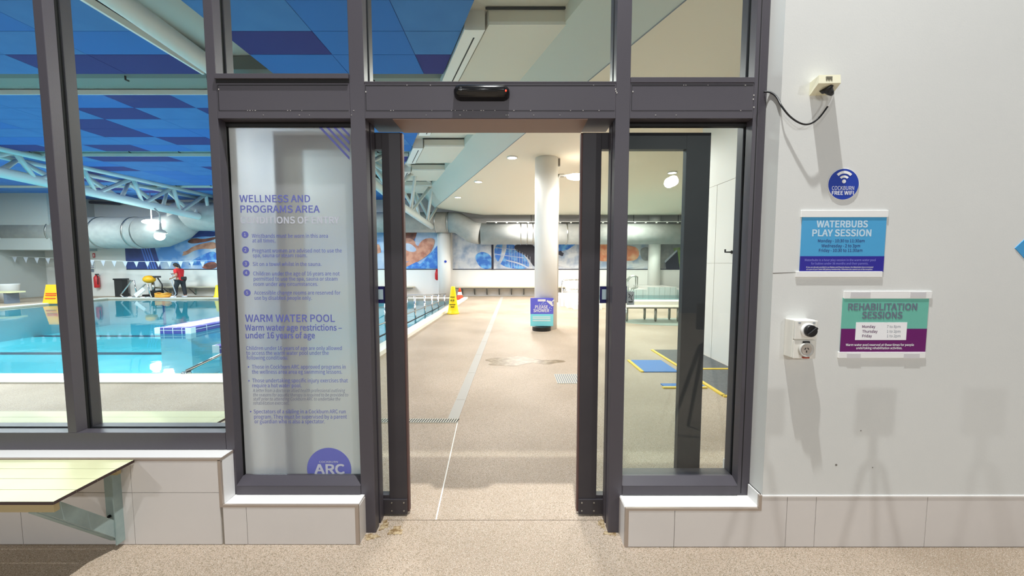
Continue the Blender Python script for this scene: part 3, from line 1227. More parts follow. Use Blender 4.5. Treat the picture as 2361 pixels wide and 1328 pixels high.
# =================================================================== HALL SHELL
ZR = 4.34        # underside of the blue rafts
XBL = lambda y: -0.41 - 0.405 * (y - 2.22)      # right edge of the blue ceiling
XBG = lambda y: 1.546 - 0.3905 * (y - 1.503)    # left edge of the beige soffit
YF = 14.9

b = MB()
b.box(-24, 12, YF, 15.2, 0, 4.7, FARWALL)
struct('wall_back', b)
b = MB()
b.box(-21.6, -21.3, 0.14, 15.0, 0, 4.7, GREYWALL)
# lower ceiling bulkhead in the far left corner, over the recess
struct('wall_left', b)
b = MB()
b.box(-21.3, -18.9, 13.2, 14.9, 2.05, 4.65, GREYWALL)
struct('trim_8', b)
b = MB()
b.box(3.15, 3.35, 0.14, 4.3, 0, 3.86, FARWALL)
b.box(3.148, 3.151, 0.14, 4.3, 2.70, 2.704, GROUT)
b.box(3.148, 3.151, 0.14, 4.3, 1.50, 1.503, GROUT)
for k in range(4):
    b.box(3.148, 3.151, 0.8 + k, 0.803 + k, 0, 2.70, GROUT)
struct('wall_inner', b)
b = MB()
b.box(9.5, 9.7, 0.14, 15.0, 0, 4.2, FARWALL)
b.box(3.35, 9.5, 0.14, 0.34, 0, 4.2, FARWALL)
struct('wall_far_right', b)
b = MB()
b.box(1.311, 1.40, 0.14, 0.20, 0.0, 3.85, FARWALL)
b.box(1.300, 1.45, 0.14, 0.24, 0.0, 0.30, TILE)
struct('trim_9', b)

# grey roof above everything
b = MB()
b.box(-24, 12, -0.1, 15.2, 4.62, 4.8, ROOF)
struct('ceiling', b)

# beige soffit with a curved down end
b = MB()
def droop(x, y):
    a = min(max((y - 11.0) / 2.9, 0.0), 1.0)
    c = min(max((x - XBG(y)) / 2.0, 0.0), 1.0)
    return 3.85 - 0.30 * a * a * (3 - 2 * a) * c


ysn = [0.14, 5.0, 9.0, 11.0] + [11.0 + 2.9 * k / 12 for k in range(1, 13)]
grid = []
for y in ysn:
    xs_ = [XBG(y) + (9.5 - XBG(y)) * t for t in (0, 0.03, 0.06, 0.09, 0.12, 0.16, 0.2, 0.3, 0.6, 1.0)]
    grid.append([b.bm.verts.new((x, y, droop(x, y))) for x in xs_])
fs_ = []
for r0, r1 in zip(grid, grid[1:]):
    for k in range(len(r0) - 1):
        fs_.append(b.bm.faces.new((r0[k], r0[k + 1], r1[k + 1], r1[k])))
b._tag(fs_, SOFFIT, True)
end = [v.co.copy() for v in grid[-1]]
b.poly(end + [Vector((9.5, 13.9, 4.64)), Vector((XBG(13.9) - 0.4, 13.9, 4.64))], FARWALL)
struct('ceiling_soffit', b)
# sloped fascia beside the soffit
b = MB()
y0, y1, z0 = 0.14, 13.9, 3.85
b.poly([(XBG(y0), y0, z0), (XBG(y1), y1, z0), (XBG(y1) - 0.48, y1, 4.36), (XBG(y0) - 0.48, y0, 4.36)], FASCIA)
b.poly([(XBG(y0) - 0.48, y0, 4.36), (XBG(y1) - 0.48, y1, 4.36), (XBG(y1) - 0.48, y1, 4.64), (XBG(y0) - 0.48, y0, 4.64)], FASCIA)
b.poly([(XBG(y0) - 0.004, y0, z0 - 0.004), (XBG(y1) - 0.004, y1, z0 - 0.004), (XBG(y1) + 0.012, y1, z0 - 0.004), (XBG(y0) + 0.012, y0, z0 - 0.004)], GREYTXT)
struct('trim_10', b)

# stepped cream boxes between the blue rafts and the fascia
for i, d in enumerate((2.35, 4.60, 6.90, 9.20, 11.50, 13.80)):
    y0, y1 = d - 1.96, d - 1.96 + 1.45
    b = MB()
    pr = [(XBL(y0) + 0.30, y0), (XBG(y0) - 0.46, y0), (XBG(y1) - 0.46, y1), (XBL(y1) + 0.30, y1)]
    b.prism([(x, y, ZR) for x, y in pr], (0, 0, 0.22), BOXC)
    b.prism([(XBL(y0) + 0.30, y0 - 0.004, ZR - 0.002), (XBG(y0) - 0.46, y0 - 0.004, ZR - 0.002), (XBG(y0) - 0.46, y0 - 0.004, ZR + 0.035), (XBL(y0) + 0.30, y0 - 0.004, ZR + 0.035)], (0, 0.003, 0), WHITEP)
    b.prism([(XBL(y0) + 0.26, y0 - 0.02, ZR + 0.17), (XBG(y0) - 0.46, y0 - 0.02, ZR + 0.17), (XBG(y0) - 0.46, y0 - 0.02, ZR + 0.19), (XBL(y0) + 0.26, y0 - 0.02, ZR + 0.19)], (0, 0.019, 0), SEAM)
    # slotted white casing along the raft edge
    ce = [(XBL(y0 + .05) + 0.02, y0 + .05), (XBL(y0 + .05) + 0.27, y0 + .05), (XBL(y1) + 0.27, y1), (XBL(y1) + 0.02, y1)]
    b.prism([(x, y, ZR - 0.03) for x, y in ce], (0, 0, 0.3), WHITEP)
    sl = [(XBL(y0 + .2) + 0.17, y0 + .2), (XBL(y0 + .2) + 0.19, y0 + .2), (XBL(y1 - .1) + 0.19, y1 - .1), (XBL(y1 - .1) + 0.17, y1 - .1)]
    b.prism([(x, y, ZR - 0.032) for x, y in sl], (0, 0, 0.003), SEAM)
    struct('ceiling_box', b)
b = MB()
pp = [(XBL(0.2) - 0.02, 0.2), (XBG(0.2) - 0.46, 0.2), (XBG(13.9) - 0.46, 13.9), (XBL(13.9) - 0.02, 13.9)]
b.prism([(x, y, ZR + 0.20) for x, y in pp], (0, 0, 0.03), BOXC)
struct('ceiling_boxback', b)

# blue rafts: grid of tiles, gaps of grey between the rows
rows = [
    [0.20, 0.65, 1.17, 1.70, 2.225, 2.763, 3.272, 3.79],
    [4.464, 5.004, 5.534, 6.05, 6.563, 7.113, 7.629],
    [8.05, 8.58, 9.11, 9.64, 10.17, 10.70, 11.23, 11.75],
    [12.15, 12.68, 13.21, 13.74, 14.27, 14.80],
]
navy = set()


def put(r, k, x0, x1=None):
    navy.add((r, k, round(x0, 2)))


PITCHX = 1.13
LEFT_EDGE = -4.67
RIGHT0 = -3.59
DARK = {(0, 5): (-3.59,), (0, 6): (-1.33, -5.80, -6.93), (0, 4): (), (0, 3): (-2.46,), (1, 0): (-6.93,), (1, 1): (-8.06, -5.80), (1, 2): (-9.19,), (1, 3): (-9.19,),
        (1, 4): (-8.06,), (1, 5): (-12.58, -10.32), (1, 6): (), (2, 0): (-10.32, -11.45, -3.59), (2, 2): (-12.58, -9.19), (2, 3): (-13.71,), (2, 4): (-8.06, -9.19), (2, 5): (-14.84, -13.71),
        (3, 0): (-15.97, -12.58), (3, 1): (-14.84, -9.19), (3, 2): (-17.1, -10.32), (3, 3): (-12.58, -16.0)}
n = 0
for ri, ys in enumerate(rows):
    for side in (0, 1):
        b = MB()
        y0, y1 = ys[0], ys[-1]
        if side == 0:
            cols = [LEFT_EDGE - PITCHX * k for k in range(15)]
            xr = lambda y: LEFT_EDGE
            xs = [(c - PITCHX, c) for c in cols]
        else:
            xs = [(RIGHT0 + PITCHX * k, RIGHT0 + PITCHX * (k + 1)) for k in range(4)]
        for k, (ya, yb) in enumerate(zip(ys, ys[1:])):
            for (xa, xb) in xs:
                g = 0.004
                pa = [(xa + g, ya + g), (xb - g, ya + g), (xb - g, yb - g), (xa + g, yb - g)]
                if side == 1:
                    # clip by the slanted right edge
                    la, lb = XBL(ya + g), XBL(yb - g)
                    if xa >= la:
                        continue
                    pa = [(xa + g, ya + g), (min(xb - g, la), ya + g)]
                    if lb > xa + g:
                        if xb - g > lb and xb - g < la:
                            yc = ya + (yb - ya) * (la - (xb - g)) / (la - lb)
                            pa.append((xb - g, yc))
                        pa += [(min(xb - g, lb), yb - g), (xa + g, yb - g)]
                    else:
                        yc = ya + (yb - ya) * (la - xa - g) / (la - lb)
                        pa += [(xa + g, yc)]
                d = any(abs(q - xa) < 0.08 or abs(q - xb) < 0.02 and False for q in DARK.get((ri, k), ()))
                if side == 0:
                    d = any(abs(q - xa) < 0.08 for q in DARK.get((ri, k), ()))
                m = NAVY if d else random.choice((BLUE1, BLUE1, BLUE2))
                try:
                    b.prism([(x, y, ZR) for x, y in pa], (0, 0, 0.02), m)
                except ValueError:
                    pass
        # carrier and white front edge
        if side == 0:
            b.box(LEFT_EDGE - PITCHX * 15, LEFT_EDGE, y0, y1, ZR + 0.012, ZR + 0.07, NAVY)
            b.box(LEFT_EDGE - PITCHX * 15, LEFT_EDGE + 0.02, y0 - 0.012, y0 + 0.004, ZR - 0.004, ZR + 0.075, WHITEP)
            b.box(LEFT_EDGE, LEFT_EDGE + 0.035, y0, y1, ZR - 0.006, ZR + 0.075, WHITEP)
        else:
            pc = [(RIGHT0, y0), (XBL(y0), y0), (XBL(y1) if XBL(y1) > RIGHT0 else RIGHT0, y1 if XBL(y1) > RIGHT0 else y0 + (XBL(y0) - RIGHT0) / 0.405)]
            if XBL(y1) > RIGHT0:
                pc.append((RIGHT0, y1))
            if XBL(y0) > RIGHT0:
                b.prism([(x, y, ZR + 0.012) for x, y in pc], (0, 0, 0.058), NAVY)
                b.box(RIGHT0, XBL(y0), y0 - 0.012, y0 + 0.004, ZR - 0.004, ZR + 0.075, WHITEP)
        if len(b.bm.faces):
            struct('ceiling_raft', b)
# cross beams seen in the gaps and hanger hooks
for yg in (4.05, 7.80, 11.92):
    b = MB()
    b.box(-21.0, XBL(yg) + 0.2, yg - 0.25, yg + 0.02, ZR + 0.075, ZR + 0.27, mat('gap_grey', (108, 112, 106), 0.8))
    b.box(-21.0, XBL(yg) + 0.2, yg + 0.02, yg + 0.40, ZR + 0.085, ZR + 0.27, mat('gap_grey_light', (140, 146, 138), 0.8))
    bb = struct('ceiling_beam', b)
    x = -15.0
    while x < XBL(yg) - 0.1:
        hk = MB()
        hk.tube([(x, yg - 0.05, ZR + 0.08), (x, yg - 0.05, ZR + 0.02), (x + 0.05, yg - 0.05, ZR + 0.0)], 0.013, SEAM, 6)
        hk.build('hanger_hook', bb)
        x += 1.28

# ------------------------------------------------------------------ trusses
def truss(label, line, ztop, nodes, rad, spread=0.52, first=0):
    """line(y)->(x,z) of the bottom chord, nodes = y values"""
    r = thing('roof_truss', label, 'truss', (line(nodes[0])[0], nodes[0], line(nodes[0])[1]), 'white tube roof trusses')
    b = MB()
    pts = [(line(y)[0], y, line(y)[1]) for y in nodes]
    b.tube(pts, rad, TRUSS, 14)
    b.build('bottom_chord', r)
    for s in (-1, 1):
        b = MB()
        b.tube([(line(nodes[0])[0] + s * spread, nodes[0], ztop), (line(nodes[-1])[0] + s * spread, nodes[-1], ztop)], rad * 0.6, TRUSS, 10)
        b.build('top_chord', r)
        w = MB()
        for i in range(first, len(nodes) - 1):
            ym = (nodes[i] + nodes[i + 1]) / 2
            x, z = line(nodes[i])
            x2, z2 = line(nodes[i + 1])
            xm, zm = line(ym)
            if s < 0:
                w.tube([(x, nodes[i], z), (xm + s * spread, ym, ztop), (x2, nodes[i + 1], z2)], rad * 0.5, TRUSS, 8)
            else:
                w.tube([(x + s * spread, nodes[i], ztop), (xm, ym, zm), (x2 + s * spread, nodes[i + 1], ztop)], rad * 0.5, TRUSS, 8)
        w.build('web_tubes', r)
    return r


def interp(tab):
    def f(y):
        for (a, *p), (c, *q) in zip(tab, tab[1:]):
            if y <= c:
                t = (y - a) / (c - a)
                return [p[i] + (q[i] - p[i]) * t for i in range(len(p))]
        return list(tab[-1][1:])
    return f


la = interp([(0.2, -4.16, 4.32), (1.9, -4.12, 4.25), (3.0, -4.10, 4.18), (8.3, -3.77, 3.68), (10.4, -3.64, 3.37), (14.2, -3.42, 3.03)])
truss('white tube truss above the doorway running back to the small column', la, ZR + 0.16, [0.25, 2.2, 4.2, 6.2, 8.2, 10.2, 12.2, 14.2], 0.115, first=2)
lb = interp([(3.0, -13.0, 4.08), (7.5, -13.0, 3.81), (9.3, -13.0, 3.71), (14.2, -13.0, 3.39)])
truss('white tube truss over the pool seen through the left window', lb, ZR - 0.03, [3.2, 4.65, 6.1, 7.55, 9.0, 10.45, 11.9, 13.35, 14.7], 0.135, 0.45)

# ------------------------------------------------------------------ columns
b = MB()
b.lathe((0.767, 6.5, 0), [(0.26, 0), (0.26, 3.85)], WHITEP, 40)
struct('column', b)
b = MB()
b.lathe((-3.03, 14.55, 0), [(0.27, 0), (0.27, 3.05)], FARWALL, 32)
b.box(-3.33, -3.18, 14.5, 14.89, 0, 3.4, FARWALL)
struct('column', b)
b = MB()
p = onZ(1507, 663, 0.5)
b.lathe((6.36, 14.62, 0.45), [(0.26, 0), (0.26, 3.6)], WHITEP, 32)
struct('column', b)
tgt = MB()
tgt.disc((onY(1027, 603, 14.27).x, 14.268, onY(1027, 603, 14.27).z), 0.055, 0.01, mat('wifi_blue'), 20)
tag(tgt.build('round_sign'), 'small round blue sign on the far small column', 'sign')

# light on the column, with its conduit
cl = thing('column_light', 'bright white floodlight on an arm near the top of the big white column', 'lamp', (1.05, 6.5, 3.4))
b = MB()
b.tube([(1.03, 6.5, 0.6), (1.03, 6.5, 3.42), (1.07, 6.46, 3.47), (1.30, 6.42, 3.46)], 0.025, WHITEP, 10)
b.build('conduit', cl)
b = MB()
b.box(1.03, 1.07, 6.46, 6.54, 3.68, 3.84, mat('clamp_grey', (120, 116, 108), 0.5))
b.build('cable_box', cl)
b = MB()
b.box(1.03, 1.16, 6.46, 6.52, 3.44, 3.50, MATS['clamp_grey'])
b.build('clamp', cl)
b = MB()
b.ell((1.42, 6.40, 3.42), (0.22, 0.12, 0.075), LAMPW, 20)
b.build('lamp_head', cl)
lamp('SPOT', 'column_lamp_light', (1.42, 6.40, 3.33), 120, WARM, 0.12, spot=math.radians(150))

# soffit downlights
for i, (px, py, lab) in enumerate(((1181, 362, 'largest round downlight in the beige soffit nearest the white column'), (1103, 418, 'middle round downlight of the row along the soffit edge'),
                                   (1056, 454, 'farthest small round downlight at the soffit corner'), (1411, 438, 'round downlight seen through the narrow gap right of the right door leaf'),
                                   (1550, 397, 'round downlight seen through the right sidelight glass'))):
    q = onZ(px, py, 3.85)
    r = thing('downlight', lab, 'lamp', (q.x, q.y, 3.80), 'soffit downlights')
    b = MB()
    b.lathe((q.x, q.y, 3.825), [(0.115, 0.026), (0.125, 0.0), (0.098, 0.0)], WHITEP, 24, cap=False)
    b.build('bezel', r)
    b = MB()
    b.lathe((q.x, q.y, 3.828), [(0.098, 0.0), (0.098, 0.012)], LAMP, 24)
    b.build('lens', r)
    lamp('SPOT', 'downlight_light', (q.x, q.y, 3.81), 40, WARM, 0.08, spot=math.radians(130), blend=0.6)
q = onZ(1150, 476, 3.84)
b = MB()
b.lathe((q.x, q.y, 3.76), [(0.08, 0.0), (0.14, 0.03), (0.14, 0.085)], WHITEP, 20)
tag(b.build('smoke_detector'), 'small white smoke detector on the far end of the soffit', 'detector')

# ------------------------------------------------------------------ ducts
dc = thing('ventilation_duct', 'big round grey ventilation duct ending in an elbow over the left mural', 'duct', (-17, 13.8, 2.1))
b = MB()
b.tube([(-21.2, 13.8, 2.79), (-15.6, 13.8, 2.79)], 0.66, DUCT, 36)
b.build('duct_run', dc)
b = MB()
b.tube([(-15.6, 13.8, 2.79), (-14.9, 13.85, 2.84), (-14.3, 14.0, 3.1), (-13.9, 14.05, 3.48)], [0.66, 0.66, 0.62, 0.60], DUCT, 36)
b.build('elbow', dc)
b = MB()
b.tube([(-14.3, 14.05, 3.50), (-11.0, 14.05, 3.48)], 0.60, DUCT, 36)
b.build('upper_run', dc)
for x in (-19.0, -17.3, -15.9):
    b = MB()
    b.tube([(x - 0.03, 13.8, 2.79), (x + 0.03, 13.8, 2.79)], 0.675, STEEL, 36)
    b.build('joint_ring', dc)
b = MB()
b.tube([(-21.29, 13.8, 2.79), (-20.9, 13.8, 2.79)], 0.70, GREYWALL, 36)
b.build('end_collar', dc)

dc = thing('ventilation_duct', 'grey ventilation duct dropping through an elbow across the far right wall', 'duct', (2, 13.8, 2.3))
b = MB()
b.tube([(-10.8, 14.2, 3.27), (-2.75, 14.2, 3.27)], 0.44, DUCT, 32)
b.build('upper_run', dc)
b = MB()
b.tube([(-2.75, 14.2, 3.27), (-2.35, 14.15, 3.24), (-1.75, 14.05, 2.84), (-1.35, 14.0, 2.76)], [0.44, 0.45, 0.46, 0.46], DUCT, 32)
b.build('elbow', dc)
b = MB()
b.tube([(-1.35, 14.0, 2.76), (9.4, 14.0, 2.78)], 0.46, DUCT, 32)
b.build('lower_run', dc)
for (x, z, r, y) in ((-5.2, 3.27, 0.452, 14.2), (-3.3, 3.27, 0.452, 14.2), (-2.78, 3.27, 0.455, 14.2), (0.35, 2.76, 0.472, 14.0), (0.62, 2.76, 0.472, 14.0), (0.86, 2.76, 0.472, 14.0), (2.3, 2.76, 0.472, 14.0)):
    b = MB()
    b.tube([(x - 0.02, y, z), (x + 0.02, y, z)], r, STEEL, 32)
    b.build('joint_ring', dc)
b = MB()
x = -1.1
while x < 9.0:
    b.box(x, x + 0.38, 13.72, 13.80, 3.19, 3.235, SEAM)
    b.box(x + 0.38, x + 0.45, 13.71, 13.80, 3.19, 3.24, WHITEP)
    x += 0.45
b.box(-1.1, 9.1, 13.71, 13.80, 3.235, 3.25, WHITEP)
b.build('slot_grille', dc)
for x in (0.8, 3.6, 5.2, 7.1):
    b = MB()
    b.tube([(x, 14.0, 3.2), (x, 14.0, 3.62)], 0.012, SEAM, 6)
    b.build('hanger_rod', dc)

# dark pipe on the back wall above the left duct
b = MB()
b.tube([(-18.9, 14.75, 4.22), (-17.6, 14.75, 4.15), (-17.4, 14.75, 4.22), (-15.0, 14.75, 4.24)], 0.06, mat('dark_pipe', (62, 62, 78), 0.6), 10)
b.tube([(-15.75, 14.75, 4.24), (-15.75, 14.75, 4.5)], 0.05, MATS['dark_pipe'], 8)
tag(b.build('wall_pipe'), 'dark pipe along the back wall above the big left duct', 'pipe')

# hanging lamps over the pool
lt = thing('pool_floodlight', 'glaring floodlight hanging in front of the big duct elbow', 'lamp', (-12.74, 11.45, 2.4))
b = MB()
b.ell((-12.74, 11.45, 2.48), (0.17, 0.13, 0.15), mat('floodlight_lens', (255, 255, 255), 0.4, emit=((255, 255, 255), 60.0)), 20)
b.build('lens', lt)
b = MB()
b.lathe((-12.74, 11.50, 2.58), [(0.18, 0.0), (0.13, 0.10), (0.04, 0.15), (0.02, 0.45)], DUCT, 20)
b.tube([(-12.74, 11.5, 3.0), (-12.74, 11.5, 3.3), (-13.0, 11.5, 3.56)], 0.025, DUCT, 8)
b.build('shade', lt)
lamp('POINT', 'pool_floodlight_light', (-12.74, 11.0, 2.1), 40, COOL, 0.15)
lt = thing('pendant_lamp', 'oval white pendant lamp above the big left duct', 'lamp', (-14.6, 13.05, 3.1))
b = MB()
b.ell((-14.5, 13.0, 3.16), (0.33, 0.25, 0.10), LAMP, 20)
b.build('lens', lt)
b = MB()
b.tube([(-14.5, 13.0, 3.24), (-14.5, 13.0, 4.3)], 0.02, WHITEP, 8)
b.build('stem', lt)

# =================================================================== POOL
b = MB()
D = -1.15
T_ = 0.2
b.box(PX0 - T_, PX1 + T_, PY0 - T_, PY1 + T_, D - T_, D, POOLT)
b.box(PX0 - T_, PX0, PY0 - T_, PY1 + T_, D, -0.115, POOLT)
b.box(PX1, PX1 + T_, PY0 - T_, PY1 + T_, D, -0.115, POOLT)
b.box(PX0, PX1, PY0 - T_, PY0, D, -0.115, POOLT)
b.box(PX0, PX1, PY1, PY1 + T_, D, -0.115, POOLT)
b.box(PX0, -4.0, 5.55, 5.65, D, D + 0.01, POOLL)
b.box(PX0, -8.2, 8.6, 8.85, D, D + 0.01, POOLL)
b.box(PX0, -8.2, 11.2, 11.45, D, D + 0.01, POOLL)
for x in (-15, -12.5, -10):
    b.box(x, x + 0.12, PY1 - 0.006, PY1 + 0.001, D, -0.12, mat('pool_blue_tile', (40, 130, 190), 0.4))
struct('floor_pool_basin', b)
b = MB()
b.poly([(PX0, PY0, -0.045), (PX1, PY0, -0.045), (PX1, PY1, -0.045), (PX0, PY1, -0.045)], WATER)
wo = b.build('pool_water')
wo['kind'] = 'structure'
# white coping with overflow edge
b = MB()
b.box(PX0 - 0.42, PX1 + 0.02, PY0 - 0.36, PY0 - 0.02, 0.0, 0.018, CONCRETE)
b.box(PX0 - 0.02, PX1 + 0.02, PY0 - 0.03, PY0 + 0.03, -0.30, 0.012, mat('coping_beige', (206, 198, 170), 0.5))
b.box(PX0, PX1, PY0 + 0.028, PY0 + 0.034, -0.05, 0.0, SEAM)
b.box(PX0 - 0.42, PX1 + 0.4, PY1 + 0.0, PY1 + 0.26, 0.0, 0.018, CONCRETE)
b.box(PX0 - 0.25, PX0, PY0, PY1, 0.0, 0.018, CONCRETE)
struct('trim_11', b)
# right hand kerb beside the walkway
b = MB()
b.prism([(-2.42, PY0 - 0.1, 0), (-2.16, PY0 - 0.1, 0), (-1.90, 13.7, 0), (-2.06, 13.7, 0)], (0, 0, 0.07), CONCRETE)
struct('trim_12', b)
# ramp and divider walls in the pool
b = MB()
b.prism([(-4.1, 3.0, -0.62), (-4.1, 13.7, -0.30), (-4.1, 13.7, -1.1), (-4.1, 3.0, -1.1)], (1.75, 0, 0), PALE)
for k in range(9):
    y = 4.0 + k
    b.box(-4.08, -2.4, y, y + 0.02, -0.62 + (y - 3) * 0.0299 - 0.006, -0.62 + (y - 3) * 0.0299 + 0.004, GREYTXT)
struct('trim_13', b)


def divider(x0, x1, y0, y1):
    b = MB()
    b.box(x0 + 0.06, x1 - 0.06, y0 + 0.06, y1 - 0.06, -1.14, 0.02, PALE)
    b.box(x0, x1, y0, y1, -0.06, 0.075, PURPLE, 0.012)
    b.box(x0 + 0.11, x1 - 0.11, y0 + 0.11, y1 - 0.11, 0.071, 0.083, mat('divider_top', (176, 176, 214), 0.45))
    # white joints of the edge tiles
    x = x0
    while x <= x1 + 1e-4:
        b.box(x - 0.006, x + 0.006, y0 - 0.002, y0 + 0.12, -0.06, 0.0775, WHITETXT)
        x += (x1 - x0) / 4
    y = y0
    while y <= y1:
        b.box(x0 - 0.002, x0 + 0.12, y - 0.006, y + 0.006, -0.06, 0.0775, WHITETXT)
        b.box(x1 - 0.12, x1 + 0.002, y - 0.006, y + 0.006, -0.06, 0.0775, WHITETXT)
        y += 0.42
    b.box(x0 - 0.001, x1 + 0.001, y0 - 0.003, y0 + 0.003, 0.018, 0.028, WHITETXT)
    b.box(x1 - 0.003, x1 + 0.003, y0, y1, 0.018, 0.028, WHITETXT)
    b.box(x0 - 0.003, x0 + 0.003, y0, y1, 0.018, 0.028, WHITETXT)
    return b


o = divider(-7.9, -7.1, 6.1, 11.4).build('pool_divider')
tag(o, 'long purple edged tiled divider wall standing in the middle of the pool', 'wall')
o = divider(-5.2, -4.2, 4.35, 5.1).build('pool_divider')
tag(o, 'short purple edged tiled platform at the near pool edge by the handrail', 'wall')

# handrail entering the pool near the window
hr = thing('pool_handrail', 'chrome handrail sloping into the pool in front of the short purple platform', 'handrail', (-4.8, 3.3, 0))
b = MB()
b.tube([(-4.45, 2.98, 0.03), (-4.10, 3.35, 0.24), (-3.2, 4.3, 0.80), (-2.9, 4.6, 0.95)], 0.024, CHROME, 12)
b.build('rail', hr)
b = MB()
b.tube([(-4.42, 4.1, -0.5), (-4.42, 4.1, 0.02), (-4.36, 4.1, 0.10), (-3.4, 4.15, 0.12)], 0.022, STEEL, 10)
b.build('lower_rail', hr)
b = MB()
b.lathe((-4.45, 2.98, 0.0), [(0.06, 0.0), (0.05, 0.025)], CHROME, 16)
b.build('flange', hr)

# ramp railing seen through the doorway
rr = thing('ramp_railing', 'chrome ramp railing with many posts inside the pool kerb beyond the yellow cone', 'railing', (-2.6, 8.0, 0))
zt = lambda y: 0.78 - 0.075 * (y - 6.0)
zb = lambda y: 0.02 - 0.02 * (y - 6.0)
b = MB()
b.tube([(-2.62, y, zt(y)) for y in (3.6, 5, 6, 8, 10, 12.4)], 0.024, CHROME, 10)
b.build('top_rail', rr)
b = MB()
b.tube([(-2.62, y, 0.35 * zt(y)) for y in (3.6, 5, 6, 8, 10, 12.4)], 0.016, STEEL, 8)
b.tube([(-2.60, y, zb(y) + 0.03) for y in (3.6, 5, 6, 8, 10, 12.4)], 0.016, BLACKM, 8)
b.build('lower_rail', rr)
for y in (3.7, 4.6, 5.6, 6.9, 7.9, 9.0, 10.0, 11.0, 12.2):
    b = MB()
    b.tube([(-2.62, y, -0.35), (-2.62, y, zt(y))], 0.026, CHROME, 10)
    b.build('post', rr)
rr = thing('ramp_railing', 'second chrome ramp railing across the pool ramp behind the door glass', 'railing', (-4.0, 8.0, 0))
b = MB()
b.tube([(-4.15, y, zt(y) - 0.1) for y in (5.4, 8, 10, 12.6)], 0.024, CHROME, 10)
b.tube([(-4.15, y, zt(y) - 0.4) for y in (5.4, 8, 10, 12.6)], 0.018, STEEL, 10)
b.build('top_rail', rr)
for y in (5.5, 7.0, 8.5, 10.0, 11.5, 12.5):
    b = MB()
    b.tube([(-4.15, y, -0.5), (-4.15, y, zt(y) - 0.1)], 0.022, CHROME, 10)
    b.build('post', rr)

# =================================================================== FLOOR FITTINGS
b = MB()
b.prism([(-0.626, 1.45, 0), (-0.520, 1.45, 0), (-0.405, 14.5, 0), (-0.520, 14.5, 0)], (0, 0, 0.003), mat('strip_drain', (178, 174, 166), 0.5))
y = 2.0
while y < 14:
    b.box(-0.62 + (y - 1.45) * 0.0081, -0.53 + (y - 1.45) * 0.0088, y, y + 0.006, 0.002, 0.0036, GROUT)
    y += 1.0
tag(b.build('strip_drain'), 'pale strip drain running down the walkway towards the far wall', 'drain')
gt = thing('drain_grate', 'slotted floor grate crossing the walkway just inside the doorway', 'drain', (-1.2, 1.47, 0))
b = MB()
b.box(-2.4, -0.518, 1.42, 1.51, 0.0, 0.004, mat('grate_frame', (200, 196, 180), 0.5))
b.build('frame', gt)
b = MB()
x = -2.39
while x < -0.53:
    b.prism([(x, 1.428, 0.0035), (x + 0.010, 1.428, 0.0035), (x + 0.022, 1.502, 0.0035), (x + 0.012, 1.502, 0.0035)], (0, 0, 0.0012), BLACKM)
    x += 0.0235
b.build('slots', gt)
gt = thing('drain_grate', 'square slotted floor grate seen through the gap beside the right door leaf', 'drain', (0.62, 2.6, 0))
b = MB()
b.box(0.56, 1.0, 2.55, 2.95, 0.0, 0.004, MATS['grate_frame'])
b.build('frame', gt)
b = MB()
for k in range(16):
    b.box(0.57 + k * 0.027, 0.582 + k * 0.027, 2.56, 2.94, 0.0035, 0.0048, GREYTXT)
b.build('slots', gt)
# puddle
PUD = mat('wet_floor', (122, 104, 78), 0.42, noise=(9, (160, 143, 116), 0.45, 0.66))
b = MB()
pts = []
for k in range(40):
    a = 2 * PI * k / 40
    rx = 0.40 * (1 + 0.14 * math.sin(3 * a + 1) + 0.08 * math.sin(7 * a))
    ry = 0.26 * (1 + 0.16 * math.sin(2 * a) + 0.10 * math.sin(5 * a + 2))
    pts.append((-0.02 + rx * math.cos(a), 3.62 + ry * math.sin(a), 0.0005))
b.prism(pts, (0, 0, 0.0012), PUD)
pts = []
for k in range(30):
    a = 2 * PI * k / 30
    pts.append((0.52 + 0.24 * (1 + 0.25 * math.sin(2 * a + 1)) * math.cos(a), 3.58 + 0.12 * (1 + 0.3 * math.sin(3 * a)) * math.sin(a), 0.0005))
b.prism(pts, (0, 0, 0.001), PUD)
o = tag(b.build('puddle'), 'dark wet patch drying on the walkway floor right of the strip drain', 'puddle')
# rust and dirt at the door jambs
RUST = mat('rust_stain', (128, 102, 66), 0.85, noise=(45, (186, 166, 132), 0.42, 0.58))
b = MB()
for (cx, cy, rx, ry, sd) in ((-0.775, -0.03, 0.050, 0.028, 1), (-0.735, 0.06, 0.028, 0.055, 2), (-0.655, 0.015, 0.050, 0.045, 3), (0.545, 0.00, 0.045, 0.030, 4), (0.515, 0.07, 0.025, 0.05, 5)):
    pts = []
    for k in range(26):
        a = 2 * PI * k / 26
        w = 1 + 0.22 * math.sin(3 * a + sd) + 0.18 * math.sin(7 * a + sd * 2)
        pts.append((cx + rx * 0.75 * w * math.cos(a), cy + ry * 0.75 * w * math.sin(a), 0.0005))
    b.prism(pts, (0, 0, 0.001), RUST)
o = b.build('rust_stains')
o['kind'] = 'stuff'
o['label'] = 'brown rust stains on the floor around the two door jamb feet'
o['category'] = 'stain'

